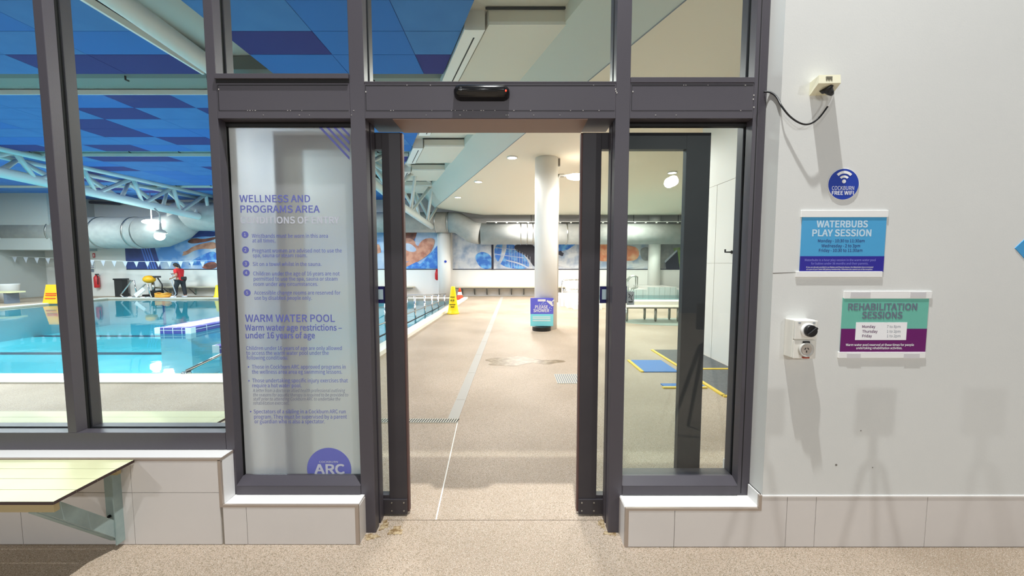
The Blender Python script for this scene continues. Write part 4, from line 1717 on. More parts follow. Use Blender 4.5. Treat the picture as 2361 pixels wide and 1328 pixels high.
# =================================================================== CONES, SIGNS
yc = thing('wet_floor_cone', 'tall yellow wet floor cone on the white kerb edge by the walkway', 'cone', (-1.77, 8.9, 0))
b = MB()
b.lathe((-1.765, 8.95, 0.0), [(0.178, 0.0), (0.178, 0.03), (0.160, 0.05), (0.145, 0.14), (0.105, 0.45), (0.072, 0.72), (0.060, 0.80), (0.05, 0.815)], YELLOW, 28)
b.build('body', yc)
T = Text(8.95)
T.mb.bm.free()
T.mb = MB()
for (z, w, h) in ((0.50, 0.11, 0.016), (0.28, 0.15, 0.016), (0.21, 0.09, 0.020)):
    rr_ = 0.163 - z * 0.125
    yy = 8.95 - rr_ - 0.004
    for k in range(6):
        if h > 0.02 and k in (2, 3):
            continue
        x = -1.765 + (k - 2.5) * w / 5
        T.mb.box(x - w / 14, x + w / 14, yy - 0.004, yy + 0.03, z, z + h, BLACKTXT)
for dx in (-0.036, 0.036):
    arc(T.mb, -1.765 + dx, 0.41, 0.019, 0.027, 0, 2 * PI, 8.95 - 0.132, BLACKTXT, 18)
    T.mb.box(-1.765 + dx - 0.006, -1.765 + dx + 0.006, 8.815, 8.835, 0.395, 0.425, BLACKTXT)
T.mb.build('lettering', yc)

oc = thing('traffic_cone', 'small orange traffic cone with a white band behind the yellow cone', 'cone', (-2.2, 13.4, 0))
b = MB()
b.box(-2.39, -2.01, 13.2, 13.58, 0.0, 0.05, ORANGE, 0.015)
b.build('base', oc)
b = MB()
b.lathe((-2.2, 13.39, 0.05), [(0.145, 0.0), (0.105, 0.14)], ORANGE, 24, cap=False)
b.lathe((-2.2, 13.39, 0.05), [(0.075, 0.26), (0.035, 0.42), (0.03, 0.425)], ORANGE, 24)
b.build('cone_body', oc)
b = MB()
b.lathe((-2.2, 13.39, 0.05), [(0.106, 0.138), (0.074, 0.262)], WHITE, 24, cap=False)
b.build('white_band', oc)

ps = thing('shower_sign', 'blue and aqua please shower sign on a black foot in front of the column', 'sign', (0.645, 6.2, 0))
SY = 6.19
cx0, cx1 = onY(1223, 700, SY).x, onY(1276, 700, SY).x
zt0, zm0, zb0 = onY(1250, 687, SY).z, onY(1250, 724, SY).z, onY(1250, 752, SY).z
AQ = mat('sign_aqua', (140, 236, 248), 0.4)
PB = mat('sign_violet_blue', (106, 108, 226), 0.4)
b = MB()
b.box(cx0, cx1, SY, SY + 0.02, zm0, zt0, PB, 0.004)
b.build('upper_panel', ps)
b = MB()
b.box(cx0, cx1, SY, SY + 0.02, zb0, zm0, AQ, 0.004)
b.build('lower_panel', ps)
b = MB()
foot = []
for k in range(25):
    a = -PI * k / 24
    foot.append(((cx0 + cx1) / 2 + 0.205 * math.cos(a), SY + 0.03 + 0.16 * math.sin(a), 0.0))
foot += [((cx0 + cx1) / 2 - 0.205, SY + 0.16, 0.0), ((cx0 + cx1) / 2 + 0.205, SY + 0.16, 0.0)]
b.prism(foot, (0, 0, 0.085), BLACK)
b.build('foot', ps)
T = Text(SY - 0.003)
T.px('PLEASE', 1234, 1263, 711, 7, WHITETXT, bold=0.03)
T.px('SHOWER', 1230, 1266, 719.5, 7, WHITETXT, bold=0.03)
T.build('lettering', ps)
b = MB()
tex_box(b, 1240, 690, 1258, 695, SY - 0.003, 0.002, WHITETXT)
a = onY(1268, 699, SY).x, onY(1268, 699, SY).z
b.obox((a[0], SY - 0.003, a[1]), (0.088, 0.001, 0.020), Matrix.Rotation(math.radians(42), 3, 'Y'), WHITETXT)
b.obox((a[0] + 0.02, SY - 0.0032, a[1] + 0.02), (0.045, 0.001, 0.016), Matrix.Rotation(math.radians(42), 3, 'Y'), WHITETXT)
b.obox((a[0] + 0.055, SY - 0.0034, a[1] + 0.045), (0.050, 0.001, 0.010), Matrix.Rotation(math.radians(-36), 3, 'Y'), WHITETXT)
for k in range(10):
    px, py = ((1250, 699), (1253, 697), (1258, 700), (1254, 701), (1249, 702), (1244, 701), (1268, 708), (1271, 711), (1267, 710), (1270, 716))[k]
    q = onY(px, py, SY)
    b.obox((q.x, SY - 0.003, q.z), (0.006, 0.001, 0.012), Matrix.Rotation(math.radians(35), 3, 'Y'), PALETXT)
b.build('shower_picture', ps)
b = MB()
for y in (731, 735, 739.5):
    tex_box(b, 1228, y - 1.2, 1269, y + 0.9, SY - 0.003, 0.002, WHITETXT)
b.build('small_print', ps)

# =================================================================== MATS, LOW BENCH, SPA on the right
def mat_thing(label, x0, x1, y0, y1, m, yellow, h=0.012):
    r = thing('floor_mat', label, 'mat', ((x0 + x1) / 2, (y0 + y1) / 2, 0), 'yellow edged floor mats')
    b = MB()
    b.box(x0, x1, y0, y1, 0.0, h, m)
    b.build('mat_pad', r)
    b = MB()
    for s in yellow:
        if s == 'L':
            b.box(x0 - 0.03, x0 + 0.015, y0, y1, 0.0, h + 0.003, MATY)
        if s == 'N':
            b.box(x0 - 0.03, x1, y0 - 0.03, y0 + 0.015, 0.0, h + 0.003, MATY)
        if s == 'R':
            b.box(x1 - 0.015, x1 + 0.02, y0, y1, 0.0, h + 0.003, MATY)
    b.build('yellow_edge', r)


MATY = mat('mat_yellow', (238, 204, 70), 0.6)
MATG = mat('mat_dark', (96, 100, 104), 0.7, noise=(40, (84, 88, 92), 0.4, 0.6))
MATB = mat('mat_blue', (40, 120, 200), 0.6)
mat_thing('dark grey floor mat farther along the inner wall with a yellow left edge', 2.42, 3.12, 3.18, 4.32, MATG, 'LN')
mat_thing('dark grey floor mat nearest the doorway along the inner wall with a yellow edge', 2.40, 3.12, 2.11, 3.12, MATG, 'LN')
mat_thing('blue floor mat with a pale yellow left edge beyond the right sidelight', 1.80, 2.29, 3.03, 3.64, MATB, 'L')
mat_thing('narrow blue floor mat with a yellow near edge beside the dark mats', 1.84, 2.34, 2.40, 2.53, MATB, 'N')

lbn = thing('low_bench', 'low steel table on short legs in front of the spa', 'bench', (3.9, 7.65, 0))
b = MB()
b.box(2.92, 5.6, 7.40, 7.92, 0.355, 0.385, mat('bench_top_grey', (206, 200, 184), 0.45), 0.008)
b.box(2.92, 5.6, 7.398, 7.41, 0.345, 0.372, STEEL)
b.build('top', lbn)
for x, y in ((2.95, 7.48), (3.53, 7.82), (3.69, 7.48), (4.19, 7.82), (4.27, 7.48), (4.95, 7.48), (5.0, 7.82)):
    b = MB()
    b.tube([(x, y, 0.03), (x, y, 0.36)], 0.034, STEEL, 10)
    o = b.build('leg', lbn)
    b = MB()
    b.lathe((x, y, 0), [(0.03, 0), (0.015, 0.02), (0.012, 0.04)], BLACK, 10)
    b.build('foot', o)
b = MB()
pts = []
for k in range(48):
    a = 2 * PI * k / 48
    pts.append((4.35 + 1.5 * math.cos(a), 7.42 + 0.62 * math.sin(a), 0.0))
b.prism(pts, (0, 0, 0.004), mat('oval_mat', (150, 164, 156), 0.7))
tag(b.build('oval_mat'), 'grey green oval mat on the floor under the low steel table', 'mat')

b = MB()
b.box(1.85, 9.4, 10.3, 10.9, 0, 0.23, CONCRETE)
b.box(1.85, 2.9, 10.9, 14.0, 0, 0.23, CONCRETE)
b.box(2.9, 9.4, 13.2, 14.4, 0, 0.42, TILE)
b.box(2.9, 9.4, 10.9, 13.2, 0.0, 0.06, mat('spa_floor', (176, 216, 214), 0.4))
for k in range(24):
    b.box(2.95 + k * 0.27, 2.958 + k * 0.27, 13.196, 13.2, 0.06, 0.42, GROUT)
struct('floor_spa_tub', b)
b = MB()
b.poly([(2.9, 10.9, 0.19), (9.4, 10.9, 0.19), (9.4, 13.2, 0.19), (2.9, 13.2, 0.19)], WATER)
o = b.build('spa_water')
o['kind'] = 'structure'
b = MB()
b.box(5.55, 6.75, 13.15, 14.88, 0.06, 0.52, TILE)
for k in range(6):
    b.box(5.60 + k * 0.22, 5.606 + k * 0.22, 13.146, 13.15, 0.2, 0.52, GROUT)
struct('trim_14', b)
b = MB()
b.box(1.62, 2.35, 10.75, 11.5, 0, 0.30, TILETOP)
b.box(2.0, 2.9, 9.9, 10.6, 0, 0.17, TILETOP)
for k in range(5):
    b.box(1.65 + k * 0.14, 1.656 + k * 0.14, 10.746, 10.75, 0.0, 0.3, GROUT)
struct('trim_15', b)
sr = thing('spa_handrail', 'chrome looped handrails beside the white spa steps right of the column', 'handrail', (1.9, 11.5, 0))
b = MB()
for (y, x0) in ((11.4, 1.80), (11.9, 1.86)):
    b.tube([(x0, y, 0.3), (x0, y, 0.80), (x0 + 0.05, y, 0.87), (x0 + 0.8, y, 0.89), (x0 + 0.86, y, 0.83), (x0 + 0.86, y, 0.3)], 0.024, CHROME, 10)
    b.tube([(x0, y, 0.50), (x0 + 0.86, y, 0.52)], 0.022, CHROME, 10)
b.build('rail', sr)
sr = thing('spa_handrail', 'chrome sloping handrail at the spa edge seen through the right door glass', 'handrail', (4.0, 11.5, 0))
b = MB()
for y in (11.3, 11.5):
    b.tube([(3.55, y, 0.28), (4.28, y, 1.02), (4.40, y, 1.05), (4.50, y, 1.0), (4.50, y, 0.62), (4.36, y, 0.58), (4.22, y, 0.3)], 0.024, STEEL, 10)
    b.tube([(4.17, y, 0.9), (4.17, y, 0.2)], 0.02, STEEL, 8)
b.build('rail', sr)

# =================================================================== FAR WALL: benches, murals, fittings
def wall_bench(label, x0, x1, z, step):
    r = thing('wall_bench', label, 'bench', ((x0 + x1) / 2, 14.7, 0), 'benches along the far wall')
    b = MB()
    b.box(x0, x1, 14.46, 14.86, z - 0.04, z, mat('far_bench_top', (196, 186, 160), 0.5))
    b.box(x0, x1, 14.455, 14.465, z - 0.075, z - 0.03, mat('far_bench_edge', (90, 84, 76), 0.5))
    b.build('seat', r)
    x = x0 + 0.3
    while x < x1:
        b = MB()
        b.box(x - 0.02, x + 0.02, 14.84, 14.88, 0.06, z - 0.04, GALV)
        b.tube([(x, 14.85, 0.08), (x, 14.52, z - 0.06)], 0.022, mat('bracket_dark', (96, 98, 98), 0.5), 8)
        b.build('bracket', r)
        x += step
    return r


wall_bench('wall bench behind the yellow cone running to the column', -2.58, 2.35, 0.44, 0.56)
wall_bench('wall bench under the left mural behind the person in the red shirt', -15.95, -4.45, 0.45, 1.15)
lb_ = thing('deck_bench', 'pale bench on the far left deck near the grey wall', 'bench', (-19.2, 11.8, 0))
b = MB()
b.box(-21.2, -18.55, 11.6, 12.05, 0.40, 0.455, SLAT)
b.build('seat', lb_)
for x in (-19.7, -18.8):
    b = MB()
    b.box(x - 0.06, x + 0.06, 11.65, 12.0, 0, 0.40, GREYTXT)
    b.build('leg', lb_)

MW = mat('mural_water', (96, 150, 214), 0.4, noise=(0.9, (208, 218, 230), 0.42, 0.64))
MW2 = mat('mural_foam', (206, 208, 212), 0.4, noise=(2.2, (150, 166, 190), 0.42, 0.62))
MNAVY = mat('mural_navy', (40, 54, 110), 0.4, noise=(1.4, (58, 78, 150), 0.4, 0.7))
MBLUE = mat('mural_blue', (52, 112, 200), 0.4, noise=(4, (110, 176, 228), 0.45, 0.65))
MSKY = mat('mural_stripe', (84, 120, 206), 0.4)
MSKIN = mat('mural_skin', (214, 152, 124), 0.4, noise=(3, (176, 104, 80), 0.42, 0.66))
MSKIN2 = mat('mural_skin_dark', (150, 84, 66), 0.4, noise=(3, (96, 54, 46), 0.4, 0.65))
MSHIRT = mat('mural_shirt', (196, 204, 220), 0.4, noise=(2, (160, 176, 206), 0.4, 0.65))
MDARK = mat('mural_dark', (40, 40, 56), 0.4)
MORANGE = mat('mural_orange', (222, 132, 96), 0.4, noise=(3, (240, 190, 150), 0.45, 0.7))
MGREY = mat('mural_concrete', (150, 150, 148), 0.4, noise=(3, (110, 110, 116), 0.4, 0.7))
MGREEN = mat('mural_grass', (110, 140, 74), 0.4, noise=(4, (160, 160, 110), 0.45, 0.7))
FRAMEK = mat('mural_edge', (26, 26, 52), 0.5)
MY = 14.885


def mural(label, xl, xr, yt, base, shapes, yb=620):
    b = MB()
    a, c = onY(xl, yt, MY), onY(xr, yb, MY)
    b.box(a.x, c.x, MY, MY + 0.012, c.z, a.z, base)
    b.box(a.x, c.x, MY - 0.004, MY + 0.012, c.z - 0.035, c.z, FRAMEK)
    for k, (m, pts) in enumerate(shapes):
        Y = MY - 0.0012 * (k + 1)
        q = []
        for (x, y) in (chaikin(pts) if len(pts) > 4 else pts):
            p = onY(x, y, Y)
            q.append((min(max(p.x, a.x), c.x), Y, min(max(p.z, c.z), a.z)))
        cl = []
        for v in q:
            if not cl or (Vector(v) - Vector(cl[-1])).length > 1e-3:
                cl.append(v)
        if (Vector(cl[0]) - Vector(cl[-1])).length < 1e-3:
            cl.pop()
        if len(cl) > 2:
            b.prism(cl, (0, 0.001, 0), m)
    return tag(b.build('wall_mural'), label, 'mural', 'murals on the far wall')


sh = [(MNAVY, [(285, 532), (345, 532), (372, 620), (285, 620)])]
for k in range(4):
    sh.append((MSKY, [(322 + 6 * k, 565), (325 + 6 * k, 565), (344 + 6 * k, 620), (340 + 6 * k, 620)]))
sh += [(MNAVY, [(425, 532), (500, 532), (500, 546), (460, 545), (430, 553)]),
       (MBLUE, [(432, 608), (460, 590), (500, 575), (500, 610), (440, 612)]),
       (MSKIN2, [(430, 557), (445, 548), (470, 552), (498, 545), (498, 552), (462, 560), (440, 562)]),
       (MSKIN, [(420, 581), (432, 578), (441, 570), (462, 562), (498, 556), (500, 575), (470, 573), (448, 577), (430, 588), (418, 590), (424, 584)]),
       (MSKIN2, [(466, 612), (484, 603), (500, 605), (500, 620), (466, 620)]),
       (MBLUE, [(520, 600), (700, 560), (840, 590), (840, 620), (520, 620)]),
       (MSKIN, [(855, 575), (862, 568), (875, 560), (880, 590), (860, 600)]),
       (MSHIRT, [(856, 590), (900, 575), (905, 620), (856, 620)]),
       (MSKIN2, [(905, 530), (962, 530), (960, 545), (950, 560), (915, 556)]),
       (MSKIN, [(922, 552), (948, 548), (962, 562), (968, 582), (955, 600), (930, 605), (920, 580)]),
       (MSHIRT, [(928, 562), (945, 560), (962, 575), (955, 582), (935, 578)]),
       (MSHIRT, [(964, 526), (1012, 526), (1012, 545), (985, 552), (965, 570), (955, 560)]),
       (MSKIN, [(968, 552), (1004, 547), (1000, 570), (985, 592), (930, 620), (925, 610), (955, 598)]),
       (MBLUE, [(985, 594), (1012, 566), (1012, 618), (958, 618)]),
       (MBLUE, [(932, 618), (960, 604), (985, 620)])]
mural('long mural of swimmers arms in blue water on the left of the far wall', 285, 1009, 528, MW, sh)
mural('mural of white splashing foam between the small column and the black joint', 1043, 1135, 535, MW2,
      [(MBLUE, [(1092, 590), (1112, 578), (1135, 590), (1135, 620), (1108, 620)])])
gr = [(MBLUE, [(1140, 560), (1182, 560), (1205, 582), (1228, 620), (1172, 620), (1140, 600)]), (MDARK, [(1186, 562), (1238, 562), (1238, 610), (1232, 618), (1215, 590), (1186, 578)]),
      (MW2, [(1158, 560), (1170, 560), (1164, 590), (1150, 616), (1144, 612), (1156, 590)])]
for k in range(9):
    gr.append((MSHIRT, [(1174 + 6 * k, 566 + 3.2 * k), (1174.8 + 6 * k, 566 + 3.2 * k), (1173.8 + 6.2 * k, 618), (1173 + 6.2 * k, 618)]))
gr += [(MSHIRT, [(1142, 570), (1190, 575), (1190, 576.5), (1142, 571.5)]), (MSHIRT, [(1140, 585), (1208, 594), (1208, 595.5), (1140, 586.5)])]
gr += [(MSHIRT, [(1166, 598), (1200, 606), (1222, 618), (1219, 620), (1198, 609), (1165, 601)]),
       (MBLUE, [(1282, 560), (1332, 560), (1310, 575), (1283, 582)]),
       (MDARK, [(1284, 582), (1290, 579), (1293, 577), (1297, 583), (1301, 584), (1298, 587), (1299, 592), (1294, 590), (1286, 586)]),
       (MW2, [(1284, 592), (1336, 580), (1480, 596), (1480, 620), (1284, 620)]),
       (MORANGE, [(1362, 563), (1395, 558), (1450, 566), (1474, 572), (1472, 600), (1440, 602), (1362, 603)]),
       (MGREY, [(1474, 575), (1490, 568), (1500, 575), (1500, 600), (1480, 602)])]
mural('mural with blue grid, dark ray shape and orange forms behind the big column', 1137, 1500, 545, MW2, gr)
mural('aerial photo mural of a grey roof and green ground seen through the right glass', 1520, 1640, 556, MGREY,
      [(MGREEN, [(1552, 572), (1640, 560), (1640, 620), (1568, 620)]), (MDARK, [(1534, 604), (1562, 578), (1567, 620), (1536, 620)]), (MW2, [(1532, 602), (1560, 576), (1562, 579), (1534, 606)]),
       (MGREY, [(1520, 556), (1548, 556), (1530, 600), (1520, 602)])])
b = MB()
a, c = onY(1133, 556, MY - 0.02), onY(1138, 622, MY - 0.02)
b.box(a.x, c.x, MY - 0.02, MY, c.z, a.z, FRAMEK)
struct('trim_16', b)

# fire extinguishers and notices
def extinguisher(label, x, z):
    r = thing('fire_extinguisher', label, 'extinguisher', (x, 14.8, z - 0.3))
    b = MB()
    b.lathe((x, 14.78, z - 0.30), [(0.085, 0.0), (0.095, 0.03), (0.095, 0.46), (0.05, 0.54), (0.03, 0.58)], RED, 20)
    b.build('cylinder', r)
    b = MB()
    b.box(x - 0.03, x + 0.09, 14.75, 14.81, z + 0.28, z + 0.33, BLACK)
    b.tube([(x + 0.05, 14.76, z + 0.28), (x + 0.11, 14.74, z + 0.1), (x + 0.10, 14.73, z - 0.15)], 0.014, BLACK, 8)
    b.build('valve_hose', r)


p = onY(223, 648, 14.78)
extinguisher('red fire extinguisher hung on the white far left wall', p.x, p.z)
p = onY(1009, 634, 14.4)
b = MB()
b.lathe((-3.43, 14.78, p.z - 0.25), [(0.03, 0.0), (0.09, 0.06), (0.09, 0.3), (0.03, 0.52)], RED, 16)
tag(b.build('fire_extinguisher'), 'red fire extinguisher half hidden behind the small far column', 'extinguisher')
b = MB()
tex_box(b, 213, 584, 219, 594, 14.88, 0.01, RED)
o = tag(b.build('fire_sign'), 'small red fire extinguisher sign high on the far left wall', 'sign')
b = MB()
tex_box(b, 215, 586, 217, 592, 14.872, 0.006, WHITETXT)
b.build('symbol', o)
b = MB()
tex_box(b, 200, 604, 219, 619, 14.88, 0.01, WHITE)
o = tag(b.build('notice_board'), 'white notice board on the far left wall above the fire extinguisher', 'sign')
b = MB()
for y, m in ((605.5, NAVYTXT), (609, GREYTXT), (612.5, GREYTXT), (616, NAVYTXT)):
    tex_box(b, 202, y - 0.7, 217, y + 0.7, 14.872, 0.006, m)
b.build('notice_text', o)
b = MB()
tex_box(b, 206, 620, 216, 627, 14.88, 0.01, GREYTXT)
tag(b.build('notice'), 'small grey notice under the white notice board', 'sign')

# wheelie bin, pool equipment on the far deck
bn = thing('waste_bin', 'black wheeled bin against the far left wall', 'bin', (-18.0, 14.5, 0))
b = MB()
p0 = onY(263, 680, 14.5)
p1 = p0 + Vector((0.42, 0, 0))
b.prism([(p0.x + 0.04, 14.50, 0.0), (p1.x - 0.04, 14.50, 0.0), (p1.x - 0.04, 14.75, 0.0), (p0.x + 0.04, 14.75, 0.0)], (0, 0, 0.75), BLACKM)
b.build('body', bn)
b = MB()
b.box(p0.x, p1.x, 14.48, 14.80, 0.75, 0.82, BLACK, 0.02)
b.build('lid', bn)
b = MB()
for x in (p0.x + 0.06, p1.x - 0.06):
    b.lathe((x - 0.02, 14.74, 0.08), [(0.08, 0), (0.08, 0.04)], BLACK, 16, 'X')
b.build('wheel_pair', bn)

lad = thing('pool_ladder', 'chrome pool ladder rails between the black wheeled bin and the yellow machine', 'ladder', (-17.4, 13.98, 0))
for pl, Y in ((((278, 682), (303, 648), (309, 647), (316, 670)), 13.98), (((309, 684), (334, 656), (340, 655), (349, 682)), 13.96)):
    b = MB()
    q = [onY(x, y, Y) for x, y in pl]
    b.tube([Vector((q[-1].x - 0.05, Y, 0.03)), Vector((q[0].x + 0.15, Y, 0.03)), Vector((q[0].x, Y, 0.12)), q[1], q[2], Vector((q[3].x, Y, 0.03))], 0.028, CHROME, 10)
    b.build('rail', lad)
b = MB()
b.obox(onY(322, 674, 13.86), (0.25, 0.02, 0.08), Matrix.Rotation(math.radians(-38), 3, 'Y'), WHITE)
tag(b.build('white_board'), 'white board leaning in the second chrome ladder rail', 'board')

cm = thing('cleaning_machine', 'yellow and grey upright cleaning machine on the far deck behind the pool', 'machine', (-15.85, 14.35, 0))
b = MB()
b.ell((-15.95, 14.22, 0.80), (0.24, 0.2, 0.17), AMBER, 18)
b.build('tank', cm)
b = MB()
b.box(-16.15, -15.68, 14.2, 14.5, 0.86, 0.94, mat('machine_grey', (60, 58, 62), 0.4), 0.02)
b.build('top_cover', cm)
b = MB()
b.tube([(-15.92, 14.35, 0.66), (-15.92, 14.35, 0.2)], 0.06, STEEL, 12)
b.tube([(-15.70, 14.35, 0.85), (-15.52, 14.35, 0.55), (-15.55, 14.35, 0.15)], 0.025, BLACK, 8)
b.build('stem', cm)
b = MB()
b.box(-16.25, -15.35, 14.15, 14.55, 0.03, 0.13, BLACK, 0.02)
b.box(-16.0, -15.6, 14.2, 14.5, 0.13, 0.30, BLACK, 0.02)
b.build('base', cm)

# heap of orange hose: coils
hs = MB()
pts = []
for k in range(150):
    a = k * 0.42
    rr_ = 0.24 + 0.10 * math.sin(k * 0.31)
    pts.append((-15.16 + 0.33 * math.cos(a) * (0.6 + rr_), 13.98 + 0.17 * math.sin(a), 0.05 + 0.17 * k / 150 * (0.7 + 0.3 * math.sin(k * 0.9))))
hs.tube(pts, 0.032, mat('hose_orange', (226, 158, 52), 0.5), 7)
tag(hs.build('pool_hose'), 'heap of coiled orange pool hose at the feet of the person', 'hose')

# yellow sandwich boards on the deck
yb_ = thing('caution_board', 'yellow caution board standing on the far left pool deck', 'sign', (-17.45, 11.7, 0))
b = MB()
x0, x1 = onY(97, 690, 11.72).x, onY(131, 690, 11.72).x
b.prism([(x0, 11.72, 0.0), (x1, 11.72, 0.0), (x1 - 0.02, 11.85, 0.70), (x0 + 0.02, 11.85, 0.70)], (0, 0.02, 0), AMBER)
b.build('front_panel', yb_)
b = MB()
b.prism([(x0, 12.02, 0.0), (x1, 12.02, 0.0), (x1 - 0.02, 11.89, 0.70), (x0 + 0.02, 11.89, 0.70)], (0, 0.02, 0), AMBER)
b.build('back_panel', yb_)
b = MB()
for z in (0.36, 0.29, 0.18):
    b.box(x0 + 0.08, x1 - 0.08, 11.70 + z * 0.186, 11.722 + z * 0.186, z, z + 0.03, ORANGE)
b.build('lettering', yb_)
yb2 = thing('wet_floor_cone', 'yellow cone on the far deck beside the window post', 'cone', (-13.05, 14.3, 0))
b = MB()
b.lathe((-13.02, 14.3, 0), [(0.18, 0), (0.18, 0.03), (0.14, 0.1), (0.08, 0.52), (0.05, 0.54)], YELLOW, 20)
b.build('body', yb2)
wbn = MB()
wbn.lathe((-20.5, 13.0, 0), [(0.26, 0), (0.30, 0.62), (0.31, 0.66), (0.27, 0.67)], WHITE, 24)
tag(wbn.build('waste_bin'), 'white round bin on the deck in the grey far left recess', 'bin')

# pennants over the pool
pn = thing('pennant_string', 'string of small white triangular flags across the pool near the far wall', 'pennants', (-17.5, 13.9, 1.5))
b = MB()
ps_ = [onY(x, y, 13.6) for x, y in ((0, 590), (100, 594), (205, 599), (300, 603), (400, 603), (500, 600))]
b.tube(ps_, 0.006, WHITE, 6)
b.build('string', pn)
for k in range(19):
    x = 8 + k * 25.5
    y = 591 + 12 * min(1, k / 11)
    q = onY(x, y, 13.6)
    b = MB()
    b.prism([(q.x - 0.10, 13.6, q.z), (q.x + 0.10, 13.6, q.z), (q.x, 13.6, q.z - 0.24)], (0, 0.003, 0), mat('pennant_white', (186, 192, 204), 0.6))
    b.build('flag', pn)

# hook on the inner wall
b = MB()
p = Vector((3.15, onY(1668, 585, 0).y, 0))
b.tube([(3.148, 3.35, 1.66), (3.05, 3.35, 1.66), (3.05, 3.35, 1.70)], 0.012, BLACKM, 8)
b.lathe((3.14, 3.35, 1.66), [(0.025, 0), (0.025, 0.009)], BLACKM, 12, 'X')
tag(b.build('wall_hook'), 'small dark hook on the white inner wall behind the right sidelight', 'hook')
# =================================================================== PERSON in a red shirt
SKIN = mat('skin', (196, 140, 112), 0.55)
HAIR = mat('hair_dark', (34, 28, 28), 0.6)
SHIRT = mat('shirt_red', (226, 30, 36), 0.7)
TROUS = mat('trousers_black', (34, 34, 40), 0.75)
PXO = onZ(447, 683, 0).x
PYO = 14.12


def skin_mesh(name, joints, edges, parent, m, sub=2, root=0):
    """joints: name -> (x, y, z, r); grown with a Skin modifier and applied"""
    names = list(joints)
    me = bpy.data.meshes.new(name)
    me.from_pydata([Vector(joints[n][:3]) for n in names], [(names.index(a), names.index(c)) for a, c in edges], [])
    ob = bpy.data.objects.new(name, me)
    COL.objects.link(ob)
    sk = ob.modifiers.new('skin', 'SKIN')
    sk.use_smooth_shade = True
    for i, n in enumerate(names):
        r = joints[n][3]
        me.skin_vertices[0].data[i].radius = (r, r) if not isinstance(r, tuple) else r
        me.skin_vertices[0].data[i].use_root = (i == root)
    ss = ob.modifiers.new('sub', 'SUBSURF')
    ss.levels = sub
    ss.render_levels = sub
    dg = bpy.context.evaluated_depsgraph_get()
    me2 = bpy.data.meshes.new_from_object(ob.evaluated_get(dg))
    bpy.data.objects.remove(ob)
    bpy.data.meshes.remove(me)
    me2.materials.clear()
    me2.materials.append(m)
    for pg in me2.polygons:
        pg.use_smooth = True
        pg.material_index = 0
    o = bpy.data.objects.new(name, me2)
    COL.objects.link(o)
    if parent:
        attach(o, parent)
    return o


person = thing('person', 'person in red shirt and black trousers standing on the far deck holding a hose', 'person', (PXO, PYO, 0))
X, Y = PXO, PYO


def P(dx, dy, z, r):
    return (X + dx, Y + dy, z, r)


J = {'pelvis': P(0.02, 0, 0.80, (0.125, 0.10)), 'waist': P(0.02, 0, 0.95, (0.115, 0.09)), 'chest': P(-0.01, 0, 1.12, (0.14, 0.105)), 'neck0': P(-0.06, 0, 1.27, 0.06),
     'neck': P(-0.10, 0, 1.33, 0.045), 'head': P(-0.145, 0, 1.40, (0.075, 0.085)), 'crown': P(-0.155, 0, 1.455, (0.07, 0.075)), 'nose': P(-0.222, 0, 1.375, 0.018),
     'shL': P(-0.02, -0.16, 1.20, 0.058), 'elL': P(0.06, -0.20, 0.97, 0.042), 'wrL': P(-0.16, -0.16, 0.87, 0.030), 'haL': P(-0.22, -0.14, 0.85, 0.032),
     'shR': P(-0.02, 0.16, 1.20, 0.058), 'elR': P(-0.10, 0.20, 0.98, 0.042), 'wrR': P(-0.30, 0.13, 1.03, 0.030), 'haR': P(-0.36, 0.11, 1.05, 0.032),
     'hipL': P(0.0, -0.09, 0.76, 0.092), 'knL': P(-0.10, -0.10, 0.43, 0.060), 'anL': P(-0.14, -0.10, 0.085, 0.040), 'toL': P(-0.30, -0.11, 0.035, 0.036),
     'hipR': P(0.04, 0.09, 0.76, 0.092), 'knR': P(0.08, 0.10, 0.43, 0.060), 'anR': P(0.14, 0.10, 0.085, 0.040), 'toR': P(-0.01, 0.11, 0.035, 0.036)}
E_ = [('pelvis', 'waist'), ('waist', 'chest'), ('chest', 'neck0'), ('neck0', 'neck'), ('neck', 'head'), ('head', 'crown'), ('head', 'nose'), ('chest', 'shL'), ('shL', 'elL'), ('elL', 'wrL'), ('wrL', 'haL'),
      ('chest', 'shR'), ('shR', 'elR'), ('elR', 'wrR'), ('wrR', 'haR'), ('pelvis', 'hipL'), ('hipL', 'knL'), ('knL', 'anL'), ('anL', 'toL'), ('pelvis', 'hipR'), ('hipR', 'knR'), ('knR', 'anR'), ('anR', 'toR')]
# five fingers on each hand, curled round the hose
for s, (hx, hy, hz) in (('L', (-0.22, -0.14, 0.85)), ('R', (-0.36, 0.11, 1.05))):
    for k in range(4):
        dy = -0.024 + 0.016 * k
        l = (0.060, 0.070, 0.066, 0.052)[k]
        J['f%s%d' % (s, k)] = P(hx - 0.035, hy + dy, hz - 0.004, 0.009)
        J['g%s%d' % (s, k)] = P(hx - 0.035 - l * 0.55, hy + dy * 1.1, hz - 0.020, 0.008)
        J['h%s%d' % (s, k)] = P(hx - 0.030 - l * 0.55, hy + dy * 1.1, hz - 0.052, 0.007)
        E_ += [('ha' + s, 'f%s%d' % (s, k)), ('f%s%d' % (s, k), 'g%s%d' % (s, k)), ('g%s%d' % (s, k), 'h%s%d' % (s, k))]
    J['t%s' % s] = P(hx - 0.005, hy - 0.034, hz + 0.012, 0.011)
    J['u%s' % s] = P(hx - 0.045, hy - 0.044, hz - 0.005, 0.008)
    E_ += [('ha' + s, 't' + s), ('t' + s, 'u' + s)]
skin_mesh('body', J, E_, person, SKIN)
